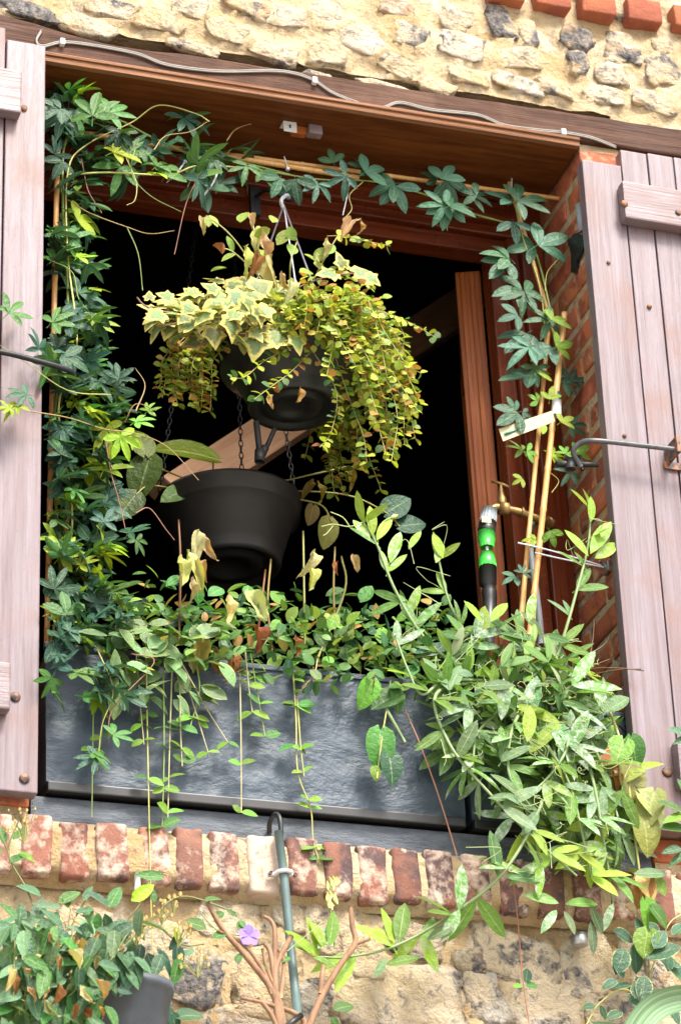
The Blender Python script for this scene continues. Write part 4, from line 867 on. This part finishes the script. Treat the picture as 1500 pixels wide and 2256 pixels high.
strand = [([(322, 1420), (325, 1600), (330, 1850), (338, 2190)], [.1, .3, .5, .78]), ([(208, 1480), (205, 1650), (203, 1800)], [.5]), ([(360, 1450), (362, 1650), (358, 1820)], [.4, .8, 1]), ([(380, 1450), (374, 1650), (370, 1812)], [.55, .7, .97]), ([(396, 1450), (398, 1600), (402, 1688)], [.5, .75, .98]), ([(400, 1460), (455, 1560), (508, 1645)], [.4, .95]), ([(408, 1490), (435, 1580), (462, 1668)], [.6, .97]), ([(528, 1440), (531, 1620), (532, 1790)], [.7, 1]), ([(552, 1440), (570, 1540), (584, 1622)], [.3, .6, 1]), ([(540, 1430), (548, 1510), (556, 1568)], [.5, 1]),
  ([(645, 1470), (652, 1580), (656, 1700), (684, 1780), (690, 1850), (705, 1905)], [.15, .3, .55, .6, .85, .97]), ([(655, 1540), (662, 1640), (670, 1710)], [.1, .6, .95]), ([(300, 1430), (310, 1560), (318, 1640)], [.4, .7, .95]), ([(430, 1450), (440, 1520), (420, 1600)], [.5, .9]), ([(240, 1440), (228, 1580), (215, 1690)], [.4, .7, .95]), ([(700, 1450), (690, 1490), (655, 1530)], [.9])]
for pts, lfs in strand:
    w = stem(vc, [(x, y, -.045) for x, y in pts], (.0019, .0012), random.choice((YS, GS, (.5, .45, .25))), 'runner', 8)
    for f in lfs:
        p = w[int(f*(len(w)-1))]
        for sgn in (1, -1):
            lw(vc, 'oval', p, (sgn*R(.5, 1), R(-.4, .2), R(-.5, .4)), R(.022, .042), shade(random.choice((MG, LG, LG)), .25), .4, nb=(0, -.7, .5))
for (x, y, a, L, c) in [(838, 1610, -92, 84, MG), (856, 1660, -80, 70, DG), (880, 1530, 200, 66, MG), (870, 1520, -75, 50, MG), (825, 1690, -80, 30, LG), (820, 1500, 250, 60, LG)]:
    lf(vn, 'heart', x, y, a, L, -.07, shade(c, .1), .15, .2)
stem(vn, [(818, 1490, -.03), (850, 1560, -.07), (892, 1636, -.07)], (.0045, .0035), (.22, .32, .14), 'stalk')
stem(vn, [(860, 1500, -.03), (852, 1560, -.07), (842, 1620, -.07), (830, 1715, -.07)], .0018, YS, 'stalk')
for pts in ([(890, 1560, -.05), (925, 1640, -.07), (968, 1760, -.07), (1006, 1885, -.07)], [(1128, 1930, -.10), (1140, 2030, -.09), (1150, 2150, -.08), (1165, 2256, -.08)], [(690, 1470, -.03), (690, 1490, -.05), (665, 1515, -.05)]):
    stem(vn, pts, .0016, (.40, .18, .1), 'runner', 8)
lf(vn, 'oval', 1157, 2165, 80, 34, -.08, DG, .1, .1); lf(vn, 'oval', 1158, 2172, 10, 28, -.08, MG, .1, .1); lf(vn, 'oval', 1150, 2172, 185, 22, -.08, LG, .1, .1)

# ------------------------------------------------------------------ everlasting pea
pe = thing('sweet_pea_plant', 'sprawling bright green pea plant with paired leaflets spilling over the sill', 'plant', (1.15, .08, 4.48))
peas = [  # stem, leaf length px
 ([(1090, 1500, .05), (1010, 1470, -.02), (930, 1400, -.05), (870, 1300, -.06), (830, 1200, -.06), (800, 1150, -.06)], 72),
 ([(1100, 1500, .06), (1040, 1420, 0), (990, 1330, -.03), (965, 1230, -.03)], 66),
 ([(1180, 1560, .0), (1235, 1420, -.04), (1270, 1300, -.05), (1295, 1200, -.05), (1300, 1110, -.05)], 74),
 ([(1080, 1500, .03), (980, 1500, -.07), (930, 1530, -.09), (900, 1480, -.09), (870, 1400, -.08)], 70),
 ([(1060, 1500, .02), (960, 1530, -.10), (990, 1640, -.13), (1080, 1750, -.16), (1180, 1850, -.17), (1270, 1930, -.17)], 92),
 ([(1200, 1560, -.05), (1220, 1680, -.13), (1170, 1820, -.17), (1105, 1925, -.17), (1010, 2005, -.14), (880, 2080, -.11), (770, 2108, -.1), (700, 2108, -.1)], 96),
 ([(1130, 1520, 0), (1190, 1620, -.12), (1250, 1720, -.15), (1280, 1830, -.16), (1300, 1930, -.16)], 86),
 ([(1120, 1500, .03), (1100, 1560, -.08), (1050, 1620, -.12), (1040, 1720, -.13)], 80),
 ([(1150, 1500, .03), (1170, 1450, -.04), (1150, 1390, -.06)], 80), ([(1200, 1520, .02), (1260, 1500, -.05), (1290, 1480, -.06)], 76),
 ([(1220, 1560, 0), (1290, 1620, -.12), (1330, 1700, -.13), (1360, 1800, -.14)], 84), ([(1230, 1560, -.02), (1250, 1640, -.14), (1200, 1720, -.16), (1130, 1770, -.17)], 88),
 ([(1180, 1520, 0), (1130, 1600, -.13), (1120, 1700, -.15), (1160, 1790, -.16), (1190, 1900, -.16)], 84), ([(1240, 1560, 0), (1300, 1700, -.14), (1330, 1860, -.15), (1350, 1990, -.13)], 80)]
for pts, L in peas:
    w = stem(pe, pts, (.0046, .0024), (.26, .36, .15), k=8)
    tot = sum((w[i]-w[i-1]).length for i in range(1, len(w))); acc = 0; sgn = random.choice((1, -1)); nxt = .04; done = 0
    for i in range(1, len(w)):
        acc += (w[i]-w[i-1]).length; done += (w[i]-w[i-1]).length
        if acc > nxt:
            acc = 0; nxt = R(.05, .08); sgn = -sgn; d = (w[i]-w[i-1]).normalized()
            side = d.cross(FW).normalized()*sgn; dd = d*R(.3, 1.0)+side*R(.5, 1)+Vector((0, R(-.4, .2), R(-.1, .35)))
            young = done > tot*.72
            lw(pe, 'pair', w[i], dd, L/1000*R(.8, 1.12), shade(PEAY if young and random.random() < .7 else random.choice((PEA, PEA, PEAG)), .22), .4, nb=(0, -.75, .45))
            q = w[i]+dd.normalized()*.05
            if random.random() < .6:
                tw = [w[i], w[i]+dd.normalized()*.03, q+Vector((R(-.02, .02), -.01, R(-.01, .03))), q+Vector((R(-.05, .05), -.02, R(-.03, .04))), q+Vector((R(-.05, .05), -.02, R(-.05, .04)))]
                stem(pe, tw, .0008, (.4, .48, .2), 'tendril', 5, 4, pix=False)
for k in range(150):
    while True:
        x, y = R(985, 1390), R(1380, 1930)
        if y > 1380+max(0, (x-1210))*1.2 and y < 1560+(x-960)*1.05+70 and not (x > 1340 and y < 1650): break
    lf(pe, 'pair' if random.random() < .65 else 'one', x, y, R(0, 360), R(66, 100), R(-.16, -.03) if y > 1500 else R(-.06, .05), shade(random.choice((PEA, PEAG, PEAG, PEAY, PEA, (.09, .19, .06))), .25), .4, .5, nb=(0, -.7, .45))
for (x, y, a, L, c) in [(530+480, 2005, 85, 100, PEA), (1012, 2005, 240, 76, PEA), (1015, 2030, 205, 80, PEAG), (878, 2078, 80, 98, PEA), (870, 2075, 140, 56, PEAY), (850, 2110, 240, 50, PEAG), (935, 2080, 70, 70, PEA), (925, 2110, 185, 74, PEA), (715, 2090, 115, 70, PEAY), (700, 2090, 60, 66, PEA), (725, 2085, 80, 82, PEA), (690, 2100, 150, 50, PEA), (690, 2110, -15, 60, PEA), (1095, 1930, 100, 100, (.08, .2, .07)), (1110, 1932, -5, 90, (.07, .18, .06)), (1160, 1928, 155, 84, PEAY), (1165, 1925, 45, 76, PEAY), (1230, 1990, 165, 80, PEA), (1245, 1992, 5, 76, PEA), (1225, 2005, 235, 60, PEAG), (1265, 2060, 110, 60, PEAG), (1300, 1995, -70, 70, (.07, .15, .05)), (1395, 1925, 5, 80, PEAG), (1380, 1925, 170, 74, PEA), (1350, 1990, 250, 60, PEAG), (1300, 2030, 280, 70, (.1, .16, .08))]:
    lf(pe, 'one', x, y, a, L, -.15 if x > 1000 else -.11, shade(c, .1), .15, .25)
pm = MB()
for k in range(170):
    while True:
        x, y = R(985, 1390), R(1390, 1920)
        if y > 1390+max(0, (x-1210))*1.2 and y < 1560+(x-960)*1.05+50 and not (x > 1340 and y < 1650): break
    mesh_add(pm, random.choice(LM['pair']), frame(P(x, y, R(-.10, .0)), Vector((R(-1, 1), R(-.6, .3), R(-.7, 1))), nrm(.6, (0, -.7, .5)), R(.055, .085)))
o = pm.build('foliage', 'leaf_mass_pea', pe); o['kind'] = 'stuff'
for k in range(46):
    x, y = R(960, 1330), R(1420, 1900)
    if y > 1600+(x-960)*1.0: continue
    p = P(x, y, R(-.2, -.15)); a0 = R(0, 6.28); r0 = R(.006, .016); dx = Vector((R(-.04, .04), 0, R(-.04, .03)))
    stem(pe, [p+dx*(i/7)+Vector((cos(a0+i*1.25), -.3, sin(a0+i*1.25)))*r0*(i/7) for i in range(8)], .0007, (.36, .46, .16), 'tendril', 4, 4, pix=False)
# tip shoots, buds
for (x, y, a, L) in [(820, 1180, 95, 66), (830, 1190, 60, 66), (815, 1190, 120, 66), (860, 1240, 75, 70), (900, 1210, 60, 50), (1300, 1220, 60, 84), (1295, 1225, 125, 80), (1300, 1150, 85, 60), (1310, 1230, 35, 66), (960, 1240, 70, 60), (975, 1230, 110, 60), (1080, 1370, 50, 60), (1060, 1370, 130, 60), (925, 1290, 250, 66), (1165, 1370, 85, 64)]:
    lf(pe, 'one', x, y, a, L, -.065, shade(PEAY, .15), .2, .35)
stem(pe, [(832, 1200, -.06), (835, 1165, -.06), (850, 1145, -.06), (868, 1138, -.06)], .0012, (.4, .48, .16), 'stalk')
m = MB(); m.tube([P(862, 1140, -.06), P(868, 1138, -.06), P(876, 1135, -.06)], [.002, .006, .002], 6); m.build('bud', 'pod_green', pe)
for pts in ([(800, 1150, -.06), (770, 1160, -.06), (735, 1155, -.06), (708, 1160, -.06)], [(770, 1160, -.06), (755, 1140, -.06), (728, 1128, -.06)], [(735, 1157, -.06), (720, 1175, -.06), (712, 1180, -.06)]):
    stem(pe, pts, .0012, (.42, .5, .16), 'tendril')
stem(pe, [(738, 2090, -.1), (733, 2050, -.1), (728, 2000, -.1), (728, 1930, -.1)], (.002, .0014), (.2, .3, .08), 'flower_stalk')
for k in range(13):
    y = R(1925, 1990); x = 728+R(-9, 14); p = P(x, y, -.1); m = MB(); m.tube([p, p+Vector((R(-.004, .006), -.002, -.012)), p+Vector((R(-.004, .008), -.002, -.020))], [.0016, .0046, .0012], 6); m.build('pod', 'pod_green', pe)

# ------------------------------------------------------------------ vine with big pale leaves beside the right shutter
wv = thing('withered_vine', 'drooping vine with large pale yellowing leaves against the right shutter', 'vine', (1.3, .08, 4.48))
w = stem(wv, [(1200, 1500, .05), (1260, 1515, -.02), (1320, 1535, -.08), (1355, 1600, -.11), (1378, 1690, -.12), (1392, 1800, -.12), (1405, 1900, -.11), (1416, 1990, -.1), (1428, 2110, -.09), (1430, 2180, -.09)], (.004, .0022), (.46, .44, .14), k=8)
for (x, y, a, L, c, kd) in [(1390, 1625, -70, 70, MG, 'heart'), (1372, 1630, -110, 60, LG, 'heart'), (1385, 1685, -85, 84, (.27, .29, .10), 'heart'), (1440, 1745, -110, 80, (.25, .28, .09), 'heart'), (1410, 1750, -45, 86, (.26, .29, .10), 'heart'), (1415, 1800, -80, 86, (.22, .27, .07), 'heart'), (1340, 1690, 60, 60, BR, 'heart'), (1345, 1700, -70, 50, BR, 'dry'), (1330, 1700, 40, 60, TAN, 'heart'), (1420, 1930, -100, 66, BR, 'heart'), (1410, 1930, -60, 60, TAN, 'heart'), (1420, 1985, -70, 76, LG, 'heart'), (1435, 2000, -40, 60, MG, 'heart'), (1425, 2050, -100, 60, LG, 'heart'), (1330, 1570, 30, 60, PEAG, 'oval'), (1440, 1930, -60, 50, LG, 'oval')]:
    lf(wv, kd, x, y, a, L, -.125, shade(c, .08), .2, .25)
# dry twigs against the jamb
dt = thing('dry_twigs', 'thin brown dead twigs sticking out against the right brick jamb', 'twigs', P(1240, 1500, .03))
for pts in ([(1240, 1510, .03), (1290, 1450, 0), (1330, 1420, 0), (1345, 1395, 0)], [(1250, 1505, .03), (1300, 1475, -.03), (1360, 1472, -.07), (1418, 1478, -.09)], [(1260, 1500, .02), (1310, 1485, -.03), (1370, 1475, -.07), (1412, 1474, -.09)], [(1250, 1500, .03), (1300, 1470, 0), (1348, 1450, -.01)], [(1300, 1440, 0), (1306, 1400, 0), (1308, 1360, 0)], [(1230, 1520, .03), (1232, 1450, .03), (1226, 1400, .02)]):
    stem(dt, pts, (.002, .0012), (.16, .08, .035), 'twig')

# ------------------------------------------------------------------ below the sill: conduit, pruned shrub, wall pots and their plants
cn = thing('conduit_pipe', 'dark green conduit pipe clipped to the brick sill with a bent top', 'pipe', P(655, 2235, -.07))
m = MB(); m.tube([P(613, 1832, -.068), P(625, 1925, -.07), P(640, 2080, -.07), P(656, 2240, -.07)], .0092, 12); m.build('pipe', 'conduit_plastic', cn)
m = MB(); m.tube(spline([P(594, 1836, .0), P(594, 1815, -.015), P(601, 1799, -.04), P(610, 1794, -.055), P(617, 1806, -.066), P(620, 1840, -.068)], 6), .0052, 8); m.build('inner_tube', 'black_plastic', cn)
p = P(625, 1923, -.07); m = MB()
m.tube([p+Vector((-.0165, .012, -.001)), p+Vector((-.013, -.008, -.001)), p+Vector((0, -.0145, 0)), p+Vector((.013, -.008, .001)), p+Vector((.0165, .012, .001))], .0045, 6); m.tube([p+Vector((-.03, .012, -.002)), p+Vector((.03, .012, .002))], .005, 6); cl = m.build('clip', 'white_plastic', cn)
for sx in (-.026, .026):
    m = MB(); m.tube([p+Vector((sx, .009, 0)), p+Vector((sx, .003, 0))], .004, 8); m.build('screw', 'rusty_iron', cl)
bs = thing('pruned_shrub', 'bare pruned shrub with cut tan stems below the sill', 'shrub', P(630, 2300, -.13))
BY = -.13
for pts, r in [([(625, 2330), (618, 2250), (598, 2180), (545, 2110), (490, 2045), (457, 1987)], (.008, .005)), ([(630, 2330), (612, 2240), (604, 2150), (606, 2060), (598, 2030), (580, 2018)], (.008, .0035)), ([(612, 2240), (606, 2160), (612, 2120), (642, 2062)], (.007, .0055)), ([(606, 2170), (596, 2100), (582, 2078)], (.006, .004)), ([(640, 2330), (670, 2250), (600, 2215), (530, 2198)], (.007, .0035)), ([(660, 2330), (685, 2250), (714, 2185), (750, 2125), (782, 2078), (776, 2040), (772, 1996)], (.008, .005)), ([(781, 2079), (800, 2073), (814, 2067)], (.005, .004)), ([(706, 2190), (709, 2150), (714, 2124)], (.006, .0045)), ([(620, 2290), (598, 2235), (568, 2198)], (.006, .004)), ([(600, 2190), (570, 2120), (530, 2075), (480, 2050)], (.006, .003)), ([(618, 2200), (625, 2120), (605, 2080)], (.005, .003)), ([(628, 2270), (615, 2200), (590, 2140), (578, 2090)], (.006, .003))]:
    w = spline([P(x, y, BY) for x, y in pts], 6); m = MB(); m.tube(w, [r[0]+(r[1]-r[0])*i/(len(w)-1) for i in range(len(w))], 7); m.build('branch', 'bark', bs)
for (x, y, a, L) in [(735, 2225, 20, 50), (730, 2240, -60, 30), (520, 2120, 60, 24), (640, 2110, 200, 26), (585, 2120, -120, 30)]:
    lf(bs, 'oval', x, y, a, L, BY, shade(MG, .2), .2, .3)
m = MB(); m.tube([P(630, 2262, -.15), P(665, 2236, -.15)], .006, 8); tag(m.build('black_clip', 'black_plastic'), 'short black plastic clip at the foot of the pruned shrub', 'clip')
fl = thing('violet_flower', 'small violet flower beside the pruned shrub', 'flower', P(548, 2062, -.13))
for k in range(5):
    a = radians(72*k+20); blade_m = MB(); blade(blade_m, .024, .02, .65, .05, .1, 5, 3); p = P(548, 2062, -.135)
    put('petal', blade_m.mesh('petal', 'violet_petal'), fl, frame(p, Vector((cos(a), -.25, sin(a))), Vector((0, -1, .2)), 1))
stem(fl, [(440, 2010, -.13), (480, 2050, -.13), (520, 2060, -.13), (546, 2062, -.13)], .0014, GS, 'stalk')
for (x, y, a, L) in [(455, 2045, 160, 50), (500, 2055, 200, 34), (525, 2050, 60, 30), (470, 2020, 20, 28), (540, 2045, 120, 22)]: lf(fl, 'oval', x, y, a, L, -.13, shade(MG, .2), .2, .3)
# left wall pot and climber
wp = P(284, 2240, -.17); wpo = thing('wall_pot', 'dark grey plastic pot hanging on the wall under the clematis leaves', 'pot', wp-Vector((0, 0, .15)))
m = MB(); m.lathe([(.0001, -.12), (.058, -.12), (.062, -.115), (.082, .04), (.088, .043), (.088, .058), (.082, .058), (.078, .02), (.0001, .02)], 36, Matrix.Translation(wp)); m.build('pot', 'wall_pot_plastic', wpo)
m = MB(); m.lathe([(.0001, .03), (.0785, .026)], 24, Matrix.Translation(wp)); m.build('soil', 'soil', wpo)
m = MB(); m.tube([wp+Vector((0, .084, .05)), wp+Vector((0, .175, .05))], .006, 6); m.build('hanger', 'black_iron', wpo)
CL = (.07, .16, .085)
ck = thing('clematis_plant', 'bushy clematis with seed heads and brown leaves in the lower left', 'plant', wp+Vector((0, 0, .03)))
for k in range(215):
    x = R(-40, 400)*R(.35, 1); y = R(1985, 2275)
    if x > 215 and y > 2130: continue
    if y < 1985+abs(x-250)*.12: y += 40
    Y = R(-.34, -.10) if x < 240 else R(-.30, -.06)
    lf(ck, 'bract', x, y, R(180, 360) if random.random() < .75 else R(0, 180), R(44, 72), Y, shade(random.choice((CL, CL, MG, (.12, .22, .12))), .28), .4, .45, nb=(0, -.7, .5))
for (x, y, a, L, c) in [(185, 1985, 60, 44, CL), (130, 1990, 30, 56, MG), (90, 1975, 150, 60, CL), (150, 2000, 100, 40, CL), (290, 1985, 35, 60, YG), (240, 2000, 60, 60, MG), (270, 2030, -80, 60, CL), (285, 2030, -50, 56, CL), (275, 2035, -110, 60, (.25, .22, .06)), (385, 2040, -75, 50, YG), (340, 1990, 100, 36, MG), (360, 1935, 170, 60, MG), (325, 2100, -70, 56, DG), (335, 2110, -100, 66, CL), (345, 2090, -60, 70, DG), (310, 2080, -100, 60, DG), (390, 2080, -85, 60, DG), (395, 2110, -100, 60, MG), (405, 2105, 30, 30, CL), (400, 2060, 230, 40, DG), (250, 2160, -130, 40, MG), (255, 2180, -10, 40, DG), (205, 2080, -120, 50, CL), (220, 2085, -70, 70, CL), (20, 2200, -100, 80, MG), (40, 2200, -70, 80, MG), (30, 2210, -85, 90, CL), (0, 2120, -60, 70, CL), (10, 1860, 100, 40, MG), (30, 1850, 40, 40, MG), (20, 1900, 20, 44, MG), (5, 1880, 140, 40, MG), (40, 1880, -20, 44, LG), (450, 1985, 10, 40, MG), (500, 2005, -30, 30, MG)] + [(R(190, 300), R(2095, 2150), R(220, 320), R(44, 62), CL) for k in range(26)] + [(R(130, 235), R(2150, 2230), R(230, 300), R(46, 66), MG) for k in range(18)]:
    lf(ck, 'bract', x, y, a, L, -.27 if y > 2090 and x < 300 else -.14 if x > 60 or y > 1950 else -.12, shade(c, .15), .2, .3)
for k in range(70):
    lf(ck, 'bract', R(-30, 215), R(2040, 2260), R(200, 330), R(46, 78), R(-.36, -.24), shade(random.choice((CL, CL, MG, (.12, .22, .12))), .3), .4, .45, nb=(0, -.7, .5))
for k in range(46):
    lf(ck, 'dry', R(20, 220), R(2050, 2220), R(230, 310), R(30, 56), R(-.36, -.2), shade(random.choice((TAN, BR, PALE, TAN)), .2), .3, .6)
for (cx_, cy_, n, sp) in [(45, 1810, 16, 36), (320, 2030, 12, 22), (360, 2000, 12, 24), (300, 2055, 8, 20), (400, 2050, 10, 26), (430, 2105, 14, 36), (270, 2110, 14, 30), (180, 2140, 12, 24), (390, 1985, 8, 20), (150, 2020, 6, 26), (225, 2190, 8, 16)]:
    sk = MB(); c0 = P(cx_+R(-10, 10), cy_+sp+14, -.15)
    for k in range(n):
        x, y = cx_+R(-sp, sp), cy_+R(-sp, sp)*.8; p = P(x, y, R(-.2, -.12)); s = R(.0025, .005); sk.tube([c0, c0.lerp(p, .55)+Vector((0, -.004, .004)), p], .0007, 4)
        m = MB(); m.tube([p-Vector((0, 0, s)), p, p+Vector((0, 0, s))], [s*.4, s, s*.5], 6); m.build('seed_head', 'dry_flower', ck)
    sk.build('flower_stalk', 'stem', ck, (.30, .30, .09))
for pts in ([(150, 2200, -.2), (100, 2060, -.16), (60, 1960, -.13), (20, 1880, -.12), (45, 1800, -.12)], [(200, 2200, -.2), (260, 2060, -.13), (310, 1990, -.11), (330, 1940, -.1)], [(220, 2160, -.2), (310, 2030, -.13), (400, 2080, -.13), (450, 2080, -.13)], [(180, 2180, -.2), (160, 2050, -.15), (190, 1980, -.12)], [(240, 2120, -.2), (330, 2030, -.12), (400, 1975, -.11), (520, 2010, -.11)], [(35, 2040, -.3), (32, 2130, -.33), (30, 2215, -.33)], [(20, 1880, -.12), (0, 1830, -.12), (-10, 1790, -.12)]):
    stem(ck, pts, .0018, (.20, .22, .07), k=8)
# small heart-leaved creeper between pot and shrub
hcv = thing('heart_leaf_creeper', 'small creeper with blue green heart leaves right of the wall pot', 'creeper', P(340, 2300, -.1))
stem(hcv, [(390, 2300, -.1), (350, 2220, -.1), (310, 2180, -.1), (260, 2160, -.1)], .002, GS)
for (x, y, a, L, c) in [(300, 2190, -80, 44, (.07, .17, .11)), (325, 2190, -60, 50, (.07, .17, .11)), (355, 2215, -70, 56, (.07, .17, .12)), (300, 2215, 190, 46, MG), (320, 2225, -100, 40, DG), (350, 2240, 210, 50, MG), (395, 2240, 10, 56, CL), (270, 2170, 150, 40, DG), (380, 2235, -70, 40, DG), (330, 2180, 60, 30, LG)]:
    lf(hcv, 'heart', x, y, a, L, -.12, shade(c, .1), .2, .25)
# bottom right: edged creeper and strap leaves
ed = thing('edged_creeper', 'creeper with dark pale edged oval leaves in the lower right', 'creeper', P(1430, 2330, -.1))
stem(ed, [(1450, 2330, -.1), (1432, 2230, -.1), (1420, 2120, -.1), (1400, 2040, -.1)], .0025, (.3, .2, .1)); stem(ed, [(1440, 2250, -.1), (1380, 2180, -.1), (1320, 2210, -.1), (1290, 2260, -.1)], .0016, YS); stem(ed, [(1430, 2150, -.1), (1470, 2040, -.1), (1510, 2010, -.1)], .0016, YS)
for (x, y, a, L) in [(1350, 2050, -20, 56), (1395, 2080, -75, 64), (1375, 2090, -110, 60), (1420, 2110, 15, 76), (1450, 2110, -40, 84), (1440, 2090, 60, 50), (1420, 2150, -100, 60), (1400, 2150, -60, 56), (1390, 2170, 180, 40), (1380, 2190, -40, 44), (1440, 2180, -80, 60), (1460, 2200, -60, 70), (1490, 2170, -80, 60), (1360, 2160, 200, 36), (1310, 2215, 190, 30), (1322, 2215, -70, 34), (1480, 2060, 40, 40), (1500, 2130, 160, 40), (1385, 2205, -20, 44), (1370, 2230, 200, 40), (1410, 2240, -60, 50), (1440, 2240, 40, 40), (1390, 2120, 150, 40), (1470, 2140, 90, 44), (1410, 2060, 100, 40), (1350, 2120, -50, 44), (1400, 2200, 90, 40), (1450, 2060, 130, 36)]:
    lf(ed, 'edged', x, y, a, L, R(-.15, -.08), shade((.05, .12, .075), .2), .25, .3)
sp = thing('strap_leaf_plant', 'arching pale green strap leaf with white stripes in the bottom right corner', 'plant', P(1440, 2420, -.2))
def strap(pts, wd):
    w = spline([P(*q) for q in pts], 8); vs, fs, uv = [], [], []; n = len(w)
    for i, p in enumerate(w):
        d = (w[min(i+1, n-1)]-w[max(0, i-1)]).normalized(); s_ = d.cross(FW).normalized(); t_ = i/(n-1); hw = wd*(.75+.25*sin(pi*min(1, t_*1.2)))*(1 if t_ < .7 else max(.03, (1-t_)/.3))
        for j in range(5):
            a = (j-2)/2; vs.append(p+s_*a*hw-FW*(-.35*hw*(1-abs(a)))); uv.append((.5+a/2, t_))
    for i in range(n-1):
        for j in range(4): fs.append((i*5+j, i*5+j+1, i*5+j+6, i*5+j+5))
    m = MB(); m.add(vs, fs, uv); put('leaf', m.mesh('strap_leaf', 'leaf_strap'), sp, None, (.10, .22, .09))
strap([(1375, 2440, -.2), (1385, 2340, -.21), (1404, 2268, -.22), (1445, 2218, -.23), (1505, 2198, -.24), (1590, 2200, -.25), (1680, 2230, -.25)], .029)
strap([(1395, 2440, -.2), (1370, 2340, -.2), (1345, 2275, -.2), (1300, 2250, -.2)], .022)
# leaves reaching in at the right edge
rl = thing('geranium_sprig', 'leafy sprig reaching in front of the right shutter at the photo edge', 'plant', P(1560, 1850, -.16))
stem(rl, [(1560, 1850, -.16), (1520, 1800, -.16), (1490, 1790, -.16)], .0025, GS); stem(rl, [(1560, 1850, -.16), (1530, 1700, -.16), (1510, 1620, -.16)], .0025, GS)
for (x, y, a, L, c) in [(1512, 1618, 165, 44, CL), (1515, 1625, 200, 34, CL), (1500, 1790, 150, 60, MG), (1520, 1800, 190, 66, LG), (1510, 1830, 170, 60, MG), (1500, 1870, 190, 44, CL), (1510, 1880, 215, 44, CL), (1515, 1760, 120, 50, MG)]:
    lf(rl, 'bract', x, y, a, L, -.16, shade(c, .1), .2, .25)
# printed care label stuck among the planter leaves
p = P(284, 1388, -.03); cl_ = thing('care_label', 'tiny white label with black bars among the leaves over the window box', 'label', p)
bm_obj('card', chamfer_box(p+Vector((-.009, 0, -.020)), p+Vector((.009, .0015, .020)), .0004), 'white_plastic', cl_)
for k in range(6):
    m = MB(); z = p.z-.014+k*.0048; m.box((p.x-.006, p.y-.0008, z), (p.x+.006, p.y-.0002, z+.0022)); m.build('bar', 'black_plastic', cl_)
# small fittings on the lower wall
o = thing('pipe_end', 'short grey metal pipe end poking out below the brick sill', 'pipe', P(1276, 2080, -.01)); A = P(1276, 2070, -.045)
m = MB(); m.lathe([(.0001, -.012), (.010, -.012), (.0145, -.014), (.0165, -.012), (.0165, .012), (.0001, .013)], 18, Matrix.Translation(A)); m.build('cap', 'steel', o)
m = MB(); m.tube([A+Vector((0, .004, .012)), A+Vector((0, .05, .02))], .006, 6); m.build('arm', 'steel', o)
m = MB(); m.tube([P(303, 1925, -.06), P(304, 1972, -.06)], .0065, 8); m.tube([P(303, 1926, -.06), P(303, 1926, -.0)], .005, 6); tag(m.build('white_peg', 'white_plastic'), 'short white plastic peg under the brick sill above the clematis', 'peg')
